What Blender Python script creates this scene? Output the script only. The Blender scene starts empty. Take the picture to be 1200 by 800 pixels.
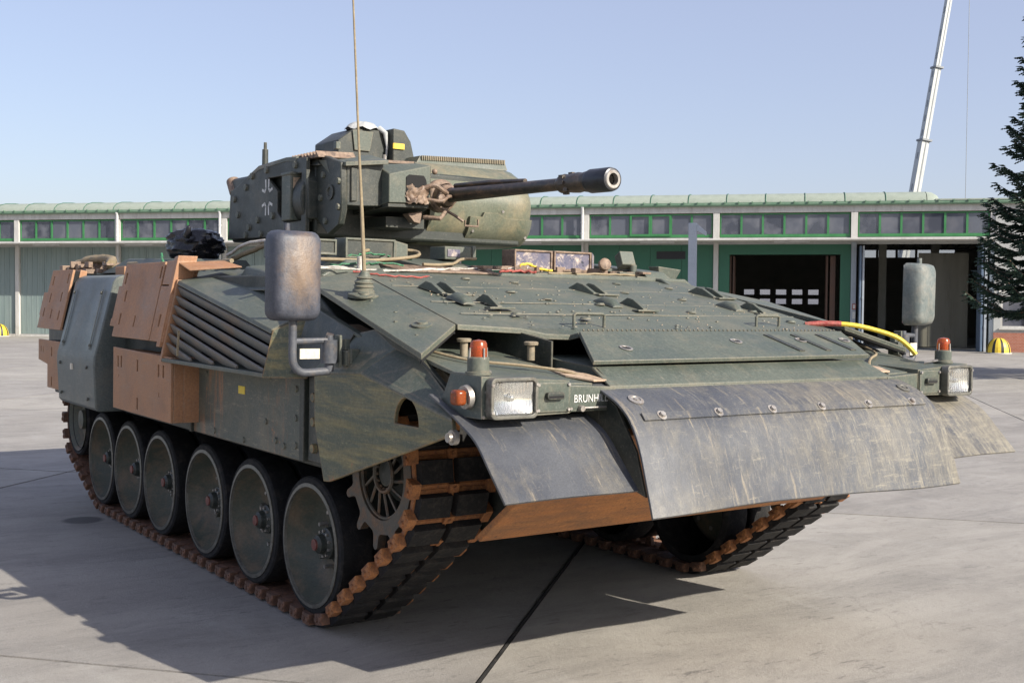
import bpy, math, random, bmesh
from math import sin, cos, pi, radians
from mathutils import Vector, Matrix, noise
from mathutils.geometry import delaunay_2d_cdt
random.seed(7)
S = bpy.context.scene
COL = S.collection
V = Vector

# ------------------------------------------------------------------ camera, sky, sun
CAM = V((7.2166, -4.6343, 1.98))
RIGHT = V((0.57703774, 0.81650983, 0.01841605))
UP = V((-0.03851105, 0.00467863, 0.99924722))
FWD = V((-0.81580901, 0.57731258, -0.0341444))
cam = bpy.data.cameras.new('camera'); co = bpy.data.objects.new('camera', cam); COL.objects.link(co)
cam.sensor_width = 36; cam.lens = 1364.26 / 1200 * 36; cam.clip_start = 0.1; cam.clip_end = 3000
co.matrix_world = Matrix(((RIGHT.x, UP.x, -FWD.x, CAM.x), (RIGHT.y, UP.y, -FWD.y, CAM.y), (RIGHT.z, UP.z, -FWD.z, CAM.z), (0, 0, 0, 1)))
S.camera = co
SUN_AZ, SUN_EL = radians(18.6), radians(31.3)          # azimuth from +X towards +Y
w = bpy.data.worlds.new('World'); S.world = w; w.use_nodes = True
nt = w.node_tree; bg = nt.nodes['Background']
sky = nt.nodes.new('ShaderNodeTexSky'); sky.sky_type = 'NISHITA'; sky.sun_disc = False
sky.sun_elevation = SUN_EL; sky.sun_rotation = pi / 2 - SUN_AZ
sky.altitude = 0; sky.air_density = 1.0; sky.dust_density = 1.6; sky.ozone_density = 2.2
haze_mix = nt.nodes.new('ShaderNodeMix'); haze_mix.data_type = 'RGBA'; haze_mix.inputs[0].default_value = 0.5
haze_mix.inputs[7].default_value = (2.75, 2.66, 3.5, 1)      # thin even high haze
nt.links.new(sky.outputs[0], haze_mix.inputs[6]); nt.links.new(haze_mix.outputs[2], bg.inputs[0]); bg.inputs[1].default_value = 0.143
sl = bpy.data.lights.new('sun', 'SUN'); sl.energy = 4.9; sl.angle = radians(0.5); sl.color = (1.0, 0.93, 0.82)
so = bpy.data.objects.new('sun', sl); COL.objects.link(so)
sd = V((cos(SUN_EL) * cos(SUN_AZ), cos(SUN_EL) * sin(SUN_AZ), sin(SUN_EL)))
so.rotation_euler = sd.to_track_quat('Z', 'Y').to_euler(); so.location = (10, 5, 30)
S.view_settings.view_transform = 'Standard'; S.view_settings.look = 'None'
S.view_settings.exposure = 0.5; S.view_settings.gamma = 1.0
S.render.engine = 'CYCLES'

# ------------------------------------------------------------------ materials
def lin(r, g, b):
    f = lambda c: ((c / 255 + 0.055) / 1.055) ** 2.4 if c > 10 else c / 255 / 12.92
    return (f(r), f(g), f(b), 1)
def base_mat(name):
    m = bpy.data.materials.new(name); m.use_nodes = True
    return m, m.node_tree, m.node_tree.nodes['Principled BSDF']
def N(nt, kind, **kw):
    n = nt.nodes.new(kind)
    for k, v in kw.items():
        if k in n.inputs: n.inputs[k].default_value = v
        else: setattr(n, k, v)
    return n
def ramp(nt, src, lo, hi, a=(0, 0, 0, 1), b=(1, 1, 1, 1)):
    r = nt.nodes.new('ShaderNodeValToRGB'); nt.links.new(src, r.inputs[0])
    r.color_ramp.elements[0].position = lo; r.color_ramp.elements[1].position = hi
    r.color_ramp.elements[0].color = a; r.color_ramp.elements[1].color = b
    return r
def coords(nt, scale=(1, 1, 1), kind='Object', rot=(0, 0, 0)):
    tc = nt.nodes.new('ShaderNodeTexCoord'); mp = nt.nodes.new('ShaderNodeMapping')
    mp.inputs['Scale'].default_value = scale; mp.inputs['Rotation'].default_value = rot
    nt.links.new(tc.outputs[kind], mp.inputs[0]); return mp.outputs[0]
def mix(nt, fac, a, b, mode='MIX'):
    m = nt.nodes.new('ShaderNodeMix'); m.data_type = 'RGBA'; m.blend_type = mode
    if isinstance(fac, (int, float)): m.inputs[0].default_value = fac
    else: nt.links.new(fac, m.inputs[0])
    for i, c in ((6, a), (7, b)):
        if isinstance(c, (tuple, list)): m.inputs[i].default_value = c
        else: nt.links.new(c, m.inputs[i])
    return m.outputs[2]
def worn(name, c1, c2, dirt=None, rough=0.6, scale=3, dirt_lo=0.55, dirt_hi=0.75, stretch=(1, 1, 1), streak=None,
         streak_amt=0.5, bump=0.15, grain=60, metal=0.0, rvar=0.15, spec=0.5, rust=None, rust_lo=0.68, edge=None, speck=None, scratch=None):
    """paint c1/c2 mottled, a layer of dirt in patches, thin streaks, fine grain bump"""
    m, nt, p = base_mat(name)
    co_ = coords(nt, stretch)
    n1 = N(nt, 'ShaderNodeTexNoise', Scale=scale, Detail=8.0, Roughness=0.65); nt.links.new(co_, n1.inputs['Vector'])
    col = mix(nt, ramp(nt, n1.outputs[0], 0.35, 0.65).outputs[0], c1, c2)
    n2 = N(nt, 'ShaderNodeTexNoise', Scale=grain, Detail=4.0, Roughness=0.7); nt.links.new(coords(nt), n2.inputs['Vector'])
    if dirt:
        n3 = N(nt, 'ShaderNodeTexNoise', Scale=scale * 1.7, Detail=10.0, Roughness=0.72, Distortion=0.4)
        nt.links.new(coords(nt, stretch, rot=(0.3, 0.2, 0.5)), n3.inputs['Vector'])
        col = mix(nt, ramp(nt, n3.outputs[0], dirt_lo, dirt_hi).outputs[0], col, dirt)
    if streak:
        n4 = N(nt, 'ShaderNodeTexNoise', Scale=5.0, Detail=6.0, Roughness=0.75)
        nt.links.new(coords(nt, streak[0]), n4.inputs['Vector'])
        f = ramp(nt, n4.outputs[0], 0.56, 0.74)
        mm = N(nt, 'ShaderNodeMath', operation='MULTIPLY'); nt.links.new(f.outputs[0], mm.inputs[0]); mm.inputs[1].default_value = streak_amt
        col = mix(nt, mm.outputs[0], col, streak[1])
    if rust:
        n5 = N(nt, 'ShaderNodeTexNoise', Scale=scale * 2.6, Detail=12.0, Roughness=0.7); nt.links.new(coords(nt, rot=(1, 0.4, 0)), n5.inputs['Vector'])
        col = mix(nt, ramp(nt, n5.outputs[0], rust_lo, rust_lo + 0.05).outputs[0], col, rust)
    def amt(src, k):
        q_ = N(nt, 'ShaderNodeMath', operation='MULTIPLY'); nt.links.new(src, q_.inputs[0]); q_.inputs[1].default_value = k; return q_.outputs[0]
    if scratch:
        for rt in ((.3, .2, .9), (.1, 1.2, -.7)):
            n6 = N(nt, 'ShaderNodeTexNoise', Scale=2.2, Detail=8.0, Roughness=0.85); nt.links.new(coords(nt, (1.5, 26, 9), rot=rt), n6.inputs['Vector'])
            col = mix(nt, amt(ramp(nt, n6.outputs[0], 0.575, 0.64).outputs[0], .65), col, scratch)
    if speck:
        n7 = N(nt, 'ShaderNodeTexNoise', Scale=70.0, Detail=5.0, Roughness=0.8); nt.links.new(coords(nt, rot=(.4, .9, 0)), n7.inputs['Vector'])
        col = mix(nt, amt(ramp(nt, n7.outputs[0], 0.565, 0.63).outputs[0], .65), col, speck)
    if edge:
        bv = nt.nodes.new('ShaderNodeBevel'); bv.samples = 4; bv.inputs['Radius'].default_value = .018; ge = nt.nodes.new('ShaderNodeNewGeometry')
        dt = N(nt, 'ShaderNodeVectorMath', operation='DOT_PRODUCT'); nt.links.new(bv.outputs[0], dt.inputs[0]); nt.links.new(ge.outputs['Normal'], dt.inputs[1])
        n8 = N(nt, 'ShaderNodeTexNoise', Scale=22.0, Detail=6.0, Roughness=0.8); nt.links.new(coords(nt), n8.inputs['Vector'])
        ed = ramp(nt, dt.outputs['Value'], .80, .985, (1, 1, 1, 1), (0, 0, 0, 1)); em = N(nt, 'ShaderNodeMath', operation='MULTIPLY'); nt.links.new(ed.outputs[0], em.inputs[0]); nt.links.new(ramp(nt, n8.outputs[0], .36, .54).outputs[0], em.inputs[1])
        col = mix(nt, amt(em.outputs[0], .8), col, edge)
    col = mix(nt, 0.45, col, ramp(nt, n2.outputs[0], 0.3, 0.7, (0.3, 0.3, 0.3, 1), (0.72, 0.72, 0.72, 1)).outputs[0], 'OVERLAY')
    nt.links.new(col, p.inputs['Base Color'])
    rr = ramp(nt, n1.outputs[0], 0.3, 0.7, (rough - rvar,) * 3 + (1,), (min(1, rough + rvar),) * 3 + (1,))
    nt.links.new(rr.outputs[0], p.inputs['Roughness'])
    p.inputs['Metallic'].default_value = metal; p.inputs['Specular IOR Level'].default_value = spec
    b = N(nt, 'ShaderNodeBump', Strength=bump, Distance=0.004)
    nt.links.new(n2.outputs[0], b.inputs['Height'])
    b2 = N(nt, 'ShaderNodeBump', Strength=bump * 0.7, Distance=0.03); nt.links.new(n1.outputs[0], b2.inputs['Height']); nt.links.new(b.outputs[0], b2.inputs['Normal'])
    nt.links.new(b2.outputs[0], p.inputs['Normal'])
    return m
def plain(name, c, rough=0.6, metal=0, spec=0.5, alpha=1, emit=None):
    m, nt, p = base_mat(name); p.inputs['Base Color'].default_value = c; p.inputs['Roughness'].default_value = rough
    p.inputs['Metallic'].default_value = metal; p.inputs['Specular IOR Level'].default_value = spec; p.inputs['Alpha'].default_value = alpha
    return m
M = {}
TAN = (.34, .25, .16, 1)
M['green'] = worn('green_paint', (.064, .080, .064, 1), (.096, .110, .088, 1), (.17, .155, .11, 1), 0.55, 2.2, .5, .82, bump=.25, streak=((9, 1.2, 1.2), TAN), streak_amt=.2, edge=(.24, .20, .14, 1), speck=(.14, .15, .125, 1), scratch=(.19, .18, .14, 1))
M['glacis'] = worn('green_deck_paint', (.068, .084, .066, 1), (.100, .114, .090, 1), (.18, .16, .11, 1), 0.55, 1.8, .46, .8, bump=.35, grain=90, streak=((1.5, 14, 3), (.30, .27, .20, 1)), streak_amt=.18, edge=(.26, .22, .15, 1), speck=(.15, .16, .13, 1), scratch=(.19, .185, .145, 1))
M['green_dark'] = worn('shaded_green_paint', (.024, .030, .026, 1), (.040, .046, .038, 1), (.11, .10, .072, 1), 0.5, 2.5, .52, .8, bump=.2, edge=(.17, .15, .11, 1), speck=(.11, .105, .085, 1))  # darker copy of the green; shade on sides and undersides put into the colour
M['green_side'] = worn('green_side_paint', (.066, .080, .058, 1), (.108, .118, .076, 1), (.27, .22, .09, 1), 0.55, 2.2, .46, .66, stretch=(.35, 1, 3.2), bump=.2, rust=(.30, .13, .06, 1), rust_lo=.62, edge=(.34, .17, .07, 1), speck=(.22, .20, .13, 1), scratch=(.27, .25, .13, 1))
M['green_skirt'] = worn('green_skirt_paint', (.068, .080, .066, 1), (.098, .108, .085, 1), (.17, .15, .10, 1), 0.55, 2, .45, .75, bump=.2, streak=((1.1, 1, .16), (.34, .16, .075, 1)), streak_amt=1.5, rust=(.33, .16, .07, 1), rust_lo=.64, edge=(.28, .18, .10, 1), speck=(.20, .19, .15, 1), scratch=(.30, .25, .17, 1))
M['green_module'] = worn('blue_green_module_paint', (.085, .104, .098, 1), (.122, .136, .124, 1), (.165, .155, .12, 1), 0.46, 2.2, .48, .75, bump=.12, edge=(.22, .22, .18, 1), speck=(.18, .18, .15, 1), scratch=(.20, .20, .17, 1))
M['slat_paint'] = worn('slat_paint', (.12, .126, .118, 1), (.16, .16, .14, 1), (.20, .145, .10, 1), 0.5, 2.4, .46, .68, bump=.12, edge=(.26, .22, .17, 1), scratch=(.24, .2, .15, 1))
M['shell_olive'] = worn('faded_olive_shell', (.10, .115, .080, 1), (.145, .15, .105, 1), (.24, .20, .12, 1), 0.45, 2.2, .46, .7, bump=.15, edge=(.28, .24, .16, 1), speck=(.17, .17, .13, 1), scratch=(.24, .22, .15, 1))
M['brown'] = worn('brown_primer', (.32, .155, .072, 1), (.41, .205, .10, 1), (.24, .13, .075, 1), 0.6, 2.5, .45, .8, bump=.12, edge=(.44, .30, .20, 1), speck=(.25, .17, .12, 1), scratch=(.30, .20, .14, 1))
M['orange'] = worn('rusty_orange_primer', (.40, .15, .042, 1), (.50, .22, .075, 1), (.19, .10, .05, 1), 0.7, 4, .42, .7, stretch=(1, .35, 2), bump=.4, rust=(.05, .04, .03, 1), rust_lo=.63, scratch=(.10, .06, .04, 1), speck=(.16, .09, .05, 1))
M['track_metal'] = worn('rusted_track_steel', (.30, .115, .04, 1), (.42, .18, .065, 1), (.10, .055, .035, 1), 0.75, 14, .45, .7, bump=.6, grain=120)
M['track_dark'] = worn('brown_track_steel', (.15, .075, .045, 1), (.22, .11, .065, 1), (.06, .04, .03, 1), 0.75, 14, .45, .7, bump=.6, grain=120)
M['rubber'] = worn('black_rubber', (.010, .010, .011, 1), (.020, .020, .020, 1), (.065, .055, .045, 1), 0.8, 9, .5, .8, bump=.5, spec=.3)
def flap_mat():
    m, nt, p = base_mat('dusty_rubber_sheet')
    def nz(scale, det, rough, st=(1, 1, 1), rot=(0, 0, 0), dist=0.0):
        n = N(nt, 'ShaderNodeTexNoise', Scale=scale, Detail=det, Roughness=rough, Distortion=dist); nt.links.new(coords(nt, st, rot=rot), n.inputs['Vector']); return n.outputs[0]
    def mul(a, k):
        q_ = N(nt, 'ShaderNodeMath', operation='MULTIPLY'); nt.links.new(a, q_.inputs[0])
        if isinstance(k, float): q_.inputs[1].default_value = k
        else: nt.links.new(k, q_.inputs[1])
        return q_.outputs[0]
    c = mix(nt, ramp(nt, nz(1.3, 5.0, .6), .35, .65).outputs[0], (.046, .050, .060, 1), (.088, .092, .099, 1))
    sx_ = nt.nodes.new('ShaderNodeSeparateXYZ'); tc = nt.nodes.new('ShaderNodeTexCoord'); nt.links.new(tc.outputs['Object'], sx_.inputs[0])
    # dust builds up towards the far end of the sheets
    mr = N(nt, 'ShaderNodeMapRange'); mr.inputs['From Min'].default_value = -1.4; mr.inputs['From Max'].default_value = 1.8; mr.inputs['To Min'].default_value = -.035; mr.inputs['To Max'].default_value = .065; nt.links.new(sx_.outputs['Y'], mr.inputs[0])
    def dusty(src, lo, hi, k, col, c):
        a = N(nt, 'ShaderNodeMath', operation='ADD'); nt.links.new(src, a.inputs[0]); nt.links.new(mr.outputs[0], a.inputs[1])
        return mix(nt, mul(ramp(nt, a.outputs[0], lo, hi).outputs[0], k), c, col)
    c = dusty(nz(2.2, 12.0, .78, (1, 1.3, .8), dist=.3), .46, .72, .6, (.22, .19, .13, 1), c)
    c = dusty(nz(9.0, 10.0, .85, (1, 2.2, .7)), .52, .68, .5, (.25, .225, .17, 1), c)
    for k_, (st, rt) in enumerate((((1, 30, 3), (.25, 0, 0)), ((1, 24, 4), (-.5, 0, 0)), ((1, 5, 28), (.9, 0, 0)))):
        c = dusty(nz(1.6, 9.0, .85, st, rt), .57, .64, .45, (.30, .27, .20, 1), c)
    c = mix(nt, mul(ramp(nt, nz(3.0, 6.0, .7, (1, 9, .8)), .60, .68).outputs[0], .5), c, (.30, .25, .17, 1))
    g3 = nz(120.0, 4.0, .8); c = mix(nt, .5, c, ramp(nt, g3, .3, .7, (.28, .28, .28, 1), (.74, .74, .74, 1)).outputs[0], 'OVERLAY')
    nt.links.new(c, p.inputs['Base Color']); nt.links.new(ramp(nt, nz(4.0, 8.0, .8), .3, .7, (.30, .30, .30, 1), (.58, .58, .58, 1)).outputs[0], p.inputs['Roughness'])
    b = N(nt, 'ShaderNodeBump', Strength=.25, Distance=.004); nt.links.new(g3, b.inputs['Height']); b2 = N(nt, 'ShaderNodeBump', Strength=.25, Distance=.05); nt.links.new(nz(2.5, 3.0, .5), b2.inputs['Height']); nt.links.new(b.outputs[0], b2.inputs['Normal']); nt.links.new(b2.outputs[0], p.inputs['Normal'])
    return m
M['flap'] = flap_mat()
M['steel'] = worn('bare_steel', (.35, .33, .30, 1), (.45, .42, .38, 1), (.25, .17, .11, 1), 0.45, 12, .5, .8, metal=.6)
M['gunmetal'] = worn('gun_steel', (.06, .055, .048, 1), (.12, .095, .075, 1), (.30, .19, .12, 1), 0.42, 5, .5, .8, stretch=(1, 2, 2), metal=.5, bump=.2)
M['muzzle'] = worn('dark_muzzle_steel', (.035, .037, .042, 1), (.06, .06, .065, 1), None, 0.4, 6, metal=.5)
M['mirror_shell'] = None
M['mirror_grey'] = worn('grey_mirror_shell', (.10, .125, .12, 1), (.16, .18, .17, 1), (.26, .24, .20, 1), 0.6, 5, .45, .75, bump=.4)
M['black_metal'] = worn('dark_bracket_metal', (.06, .066, .078, 1), (.09, .095, .108, 1), (.16, .13, .10, 1), 0.5, 9, .5, .8)
M['tan_metal'] = worn('sandy_metal', (.42, .30, .20, 1), (.52, .39, .27, 1), (.22, .16, .11, 1), 0.6, 8, .5, .8)
M['darkhole'] = plain('hole_shade_black', (.012, .012, .012, 1), 0.9)  # near-black colour painted in for the shade inside holes, gaps and recesses
M['white_paint'] = worn('white_marking', (.62, .62, .58, 1), (.75, .74, .70, 1), (.35, .33, .28, 1), 0.6, 20, .5, .8)
M['sand_pink'] = worn('pinkish_sand_cloth', (.22, .16, .115, 1), (.32, .24, .18, 1), (.14, .09, .06, 1), .7, 10, .48, .66)
M['rusty_tan'] = worn('rust_stained_fitting', (.19, .125, .085, 1), (.29, .21, .15, 1), (.07, .05, .04, 1), .6, 14, .48, .66)
M['sprocket_steel'] = worn('grimy_sprocket_steel', (.075, .068, .055, 1), (.13, .115, .09, 1), (.19, .105, .055, 1), .55, 8, .48, .66, metal=.2, bump=.4)
M['cream'] = worn('cream_label', (.60, .55, .43, 1), (.68, .62, .5, 1), None, 0.6, 8)
M['wire_white'] = worn('white_cable', (.48, .44, .38, 1), (.60, .56, .50, 1), (.25, .2, .15, 1), .5, 30, .5, .7)
M['wire_red'] = worn('red_cable', (.30, .05, .04, 1), (.40, .10, .08, 1), (.2, .12, .08, 1), .5, 30, .5, .7)
M['wire_green'] = worn('green_cable', (.03, .13, .06, 1), (.05, .20, .10, 1), (.12, .11, .08, 1), .5, 30, .5, .7)
M['sand_green'] = worn('dusty_olive', (.20, .17, .11, 1), (.27, .22, .15, 1), (.11, .11, .08, 1), .6, 8, .5, .8)
def mirror_mat():
    m = worn('dusty_mirror_shell', (.04, .046, .062, 1), (.08, .083, .10, 1), None, 0.5, 9, bump=.3, grain=110); nt = m.node_tree; p = nt.nodes['Principled BSDF']
    src = p.inputs['Base Color'].links[0].from_socket
    tc = nt.nodes.new('ShaderNodeTexCoord'); sp = nt.nodes.new('ShaderNodeMapping'); sp.inputs['Location'].default_value = (0, 2.12 * 7.5, -2.13 * 4.2); sp.inputs['Scale'].default_value = (0, 7.5, 4.2)
    nt.links.new(tc.outputs['Object'], sp.inputs[0]); ln = N(nt, 'ShaderNodeVectorMath', operation='LENGTH'); nt.links.new(sp.outputs[0], ln.inputs[0])
    nz = N(nt, 'ShaderNodeTexNoise', Scale=13.0, Detail=9.0, Roughness=.75, Distortion=.6); nt.links.new(coords(nt, (1, 1.6, 1)), nz.inputs['Vector'])
    ad = N(nt, 'ShaderNodeMath', operation='MULTIPLY_ADD'); nt.links.new(nz.outputs[0], ad.inputs[0]); ad.inputs[1].default_value = .62; hv = N(nt, 'ShaderNodeMath', operation='MULTIPLY'); hv.inputs[1].default_value = .42; nt.links.new(ln.outputs['Value'], hv.inputs[0]); nt.links.new(hv.outputs[0], ad.inputs[2])
    f = ramp(nt, ad.outputs[0], .40, .72, (.85, .85, .85, 1), (0, 0, 0, 1)); nt.links.new(mix(nt, f.outputs[0], src, (.21, .145, .095, 1)), p.inputs['Base Color']); return m
M['mirror_shell'] = mirror_mat()
M['yellow'] = worn('yellow_paint', (.72, .50, .04, 1), (.80, .58, .06, 1), (.45, .34, .08, 1), 0.5, 6, .55, .8)
M['black'] = plain('black_paint', (.02, .02, .022, 1), .5)
M['khaki'] = worn('khaki_hose', (.22, .17, .10, 1), (.30, .24, .15, 1), None, 0.7, 10)
M['bag'] = worn('shiny_black_bag', (.010, .010, .012, 1), (.02, .02, .025, 1), None, 0.25, 8, rvar=.1, bump=.1)
M['red_hub'] = worn('red_hub_paint', (.12, .035, .028, 1), (.20, .055, .04, 1), (.15, .08, .06, 1), 0.5, 20, .5, .8)
M['wheel'] = worn('wheel_paint', (.058, .068, .052, 1), (.085, .088, .064, 1), (.17, .125, .08, 1), 0.55, 3.5, .45, .68, bump=.2)
M['wheel_rim'] = worn('scuffed_rim', (.11, .11, .095, 1), (.19, .18, .15, 1), (.07, .055, .04, 1), 0.45, 14, .5, .8, metal=.3)
def glassy(name, c, rough, trans, ior=1.45):
    m, nt, p = base_mat(name); p.inputs['Base Color'].default_value = c; p.inputs['Roughness'].default_value = rough
    p.inputs['Transmission Weight'].default_value = trans; p.inputs['IOR'].default_value = ior; return m
M['lens'] = glassy('clear_lens', (.95, .95, .93, 1), .05, .95)
M['amber'] = glassy('amber_lens', (.60, .13, .03, 1), .25, .65)
M['reflector'] = plain('silver_reflector', (.80, .79, .74, 1), .10, 1.0)
M['mirror_glass'] = plain('mirror_glass', (.8, .8, .8, 1), .03, 1.0)
M['bulb'] = plain('orange_bulb', (.6, .12, .03, 1), .4)
# place materials
def concrete():
    m, nt, p = base_mat('concrete_apron')
    oi = nt.nodes.new('ShaderNodeObjectInfo')
    def nz(scale, det, rough, st=(1, 1, 1), rot=(0, 0, 0), dist=0.0):
        n = N(nt, 'ShaderNodeTexNoise', Scale=scale, Detail=det, Roughness=rough, Distortion=dist); nt.links.new(coords(nt, st, rot=rot), n.inputs['Vector']); return n.outputs[0]
    def amt(src, k):
        q_ = N(nt, 'ShaderNodeMath', operation='MULTIPLY'); nt.links.new(src, q_.inputs[0])
        if isinstance(k, float): q_.inputs[1].default_value = k
        else: nt.links.new(k, q_.inputs[1])
        return q_.outputs[0]
    n1 = nz(.45, 10.0, .7); n2 = nz(1.6, 12.0, .78, (1, .3, 1), (0, 0, .82), .6); n3 = nz(160.0, 4.0, .8); n4 = nz(7.0, 9.0, .85, (1, .45, 1), (0, 0, -.3)); n5 = nz(28.0, 8.0, .8)
    c = mix(nt, ramp(nt, n1, .32, .68).outputs[0], (.285, .264, .234, 1), (.385, .363, .328, 1))
    c = mix(nt, amt(ramp(nt, n2, .44, .64).outputs[0], .6), c, (.185, .175, .160, 1))
    c = mix(nt, amt(ramp(nt, nz(2.6, 10.0, .8, (.25, 1, 1), (0, 0, .75)), .54, .74).outputs[0], .5), c, (.41, .395, .37, 1))
    c = mix(nt, amt(ramp(nt, n4, .55, .65).outputs[0], .55), c, (.13, .122, .112, 1))
    c = mix(nt, amt(ramp(nt, n5, .58, .66).outputs[0], .6), c, (.12, .115, .105, 1))
    # short scuffs left by track pads turning
    sc = ramp(nt, nz(5.0, 3.0, .6, (3.2, .8, 1), (0, 0, 1.1)), .60, .68).outputs[0]
    c = mix(nt, amt(amt(sc, ramp(nt, nz(.5, 2.0, .5), .48, .60).outputs[0]), .55), c, (.10, .095, .09, 1))
    # hairline cracks
    vo = N(nt, 'ShaderNodeTexVoronoi', Scale=.42); vo.feature = 'DISTANCE_TO_EDGE'
    tcx = nt.nodes.new('ShaderNodeTexCoord'); dn = N(nt, 'ShaderNodeTexNoise', Scale=2.5, Detail=6.0, Roughness=.7); nt.links.new(tcx.outputs['Object'], dn.inputs['Vector'])
    va = N(nt, 'ShaderNodeVectorMath', operation='MULTIPLY_ADD'); nt.links.new(dn.outputs['Color'], va.inputs[0]); va.inputs[1].default_value = (.5, .5, 0); nt.links.new(tcx.outputs['Object'], va.inputs[2]); nt.links.new(va.outputs[0], vo.inputs['Vector'])
    ck = ramp(nt, vo.outputs['Distance'], .0012, .0035, (1, 1, 1, 1), (0, 0, 0, 1)).outputs[0]
    c = mix(nt, amt(amt(ck, ramp(nt, nz(.3, 3.0, .5, rot=(0, 0, 2)), .60, .64).outputs[0]), .4), c, (.10, .095, .09, 1))
    c = mix(nt, .8, c, ramp(nt, n3, .25, .75, (.26, .26, .26, 1), (.76, .76, .76, 1)).outputs[0], 'OVERLAY')
    r = ramp(nt, oi.outputs['Random'], 0, 1, (.455, .455, .46, 1), (.55, .55, .54, 1)); c = mix(nt, .9, c, r.outputs[0], 'OVERLAY')
    tc = nt.nodes.new('ShaderNodeTexCoord'); vm = N(nt, 'ShaderNodeVectorMath', operation='DISTANCE')
    vm.inputs[1].default_value = (-3.22, -1.82, 0); nt.links.new(tc.outputs['Object'], vm.inputs[0])
    st = ramp(nt, vm.outputs['Value'], .14, .19, (1, 1, 1, 1), (0, 0, 0, 1)); c = mix(nt, amt(st.outputs[0], .85), c, (.07, .065, .065, 1))
    nt.links.new(c, p.inputs['Base Color']); p.inputs['Roughness'].default_value = .8
    b = N(nt, 'ShaderNodeBump', Strength=.5, Distance=.004); nt.links.new(n3, b.inputs['Height'])
    b2 = N(nt, 'ShaderNodeBump', Strength=.4, Distance=.02); nt.links.new(n5, b2.inputs['Height']); nt.links.new(b.outputs[0], b2.inputs['Normal']); nt.links.new(b2.outputs[0], p.inputs['Normal'])
    return m
M['concrete'] = concrete()
M['soil'] = worn('dark_joint_ground', (.05, .045, .04, 1), (.08, .072, .062, 1), None, .9, 3)
M['hall_white'] = worn('weathered_white_concrete', (.46, .45, .42, 1), (.56, .55, .52, 1), (.33, .32, .29, 1), .8, 1.5, .5, .8, stretch=(2, 1, .4))
M['hall_green'] = worn('dark_green_cladding', (.025, .115, .065, 1), (.03, .13, .075, 1), None, .5, .8)
M['frame_green'] = worn('green_window_frame', (.035, .165, .055, 1), (.045, .20, .07, 1), None, .5, 2)
M['teal'] = worn('teal_sheet_door', (.19, .245, .235, 1), (.235, .285, .27, 1), (.14, .185, .175, 1), .6, .9, .5, .8, stretch=(3, 1, .3))
M['roof'] = worn('mossy_roof_sheet', (.27, .31, .255, 1), (.33, .37, .31, 1), (.22, .25, .2, 1), .75, 1.2, .5, .8)
M['gutter'] = worn('green_gutter', (.10, .19, .12, 1), (.15, .23, .16, 1), None, .6, 4)
M['zinc'] = worn('pale_zinc_pipe', (.50, .50, .49, 1), (.60, .60, .59, 1), None, .5, 4)
M['blue_leaf'] = worn('blue_grey_door_edge', (.10, .15, .22, 1), (.13, .18, .26, 1), None, .5, 2)
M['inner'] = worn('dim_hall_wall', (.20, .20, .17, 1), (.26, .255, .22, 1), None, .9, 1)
M['curtain'] = worn('hazy_strip_curtain', (.20, .19, .15, 1), (.26, .25, .20, 1), None, .35, .6, stretch=(4, 1, .4))
M['brown_jamb'] = worn('brown_door_edge', (.07, .04, .028, 1), (.10, .055, .038, 1), None, .7, 2)
M['pane'] = plain('window_glass', (.085, .095, .125, 1), .06, 0, .8, alpha=.85)
nt_ = M['pane'].node_tree; oi_ = nt_.nodes.new('ShaderNodeObjectInfo'); nn_ = N(nt_, 'ShaderNodeTexNoise', Scale=1.1, Detail=3.0); nt_.links.new(coords(nt_), nn_.inputs['Vector'])
c_ = mix(nt_, oi_.outputs['Random'], (.045, .05, .07, 1), (.12, .13, .16, 1)); nt_.links.new(mix(nt_, ramp(nt_, nn_.outputs[0], .45, .62).outputs[0], c_, (.15, .155, .18, 1)), nt_.nodes['Principled BSDF'].inputs['Base Color'])  # reflections painted into the glass colour: per-pane tint and paler patches
M['clear_pane'] = plain('clear_glass', (.8, .85, .88, 1), .05, 0, .5, alpha=.25)
M['blind'] = plain('pale_blind', (.55, .48, .36, 1), .8)
M['lamp_grey'] = worn('grey_lamp_post', (.33, .37, .41, 1), (.38, .42, .46, 1), None, .5, 2)
M['boom'] = worn('white_boom', (.46, .48, .46, 1), (.55, .57, .54, 1), None, .45, .5)
M['boom_grey'] = plain('grey_boom_edge', (.25, .27, .28, 1), .5)
M['office'] = worn('grey_render', (.36, .37, .36, 1), (.42, .43, .42, 1), (.28, .28, .27, 1), .85, 2, .5, .8)
M['bark'] = worn('spruce_bark', (.10, .065, .045, 1), (.15, .10, .07, 1), None, .9, 12)
def needles():
    m, nt, p = base_mat('spruce_needles')
    n = N(nt, 'ShaderNodeTexNoise', Scale=1.6, Detail=3.0); nt.links.new(coords(nt), n.inputs['Vector'])
    c = mix(nt, ramp(nt, n.outputs[0], .35, .65).outputs[0], (.016, .036, .026, 1), (.035, .07, .04, 1))
    nt.links.new(c, p.inputs['Base Color']); p.inputs['Roughness'].default_value = .6; return m
M['needle'] = needles()
def brick():
    m, nt, p = base_mat('red_brick'); b = N(nt, 'ShaderNodeTexBrick', Scale=4.0)
    b.inputs['Color1'].default_value = (.30, .10, .06, 1); b.inputs['Color2'].default_value = (.36, .14, .09, 1); b.inputs['Mortar'].default_value = (.35, .3, .26, 1)
    b.inputs['Mortar Size'].default_value = .012
    cc = nt.nodes.new('ShaderNodeTexCoord'); mp = nt.nodes.new('ShaderNodeMapping'); mp.inputs['Rotation'].default_value = (pi / 2, 0, 0)
    nt.links.new(cc.outputs['Object'], mp.inputs[0]); nt.links.new(mp.outputs[0], b.inputs['Vector']); nt.links.new(b.outputs[0], p.inputs['Base Color']); p.inputs['Roughness'].default_value = .85; return m
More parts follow.
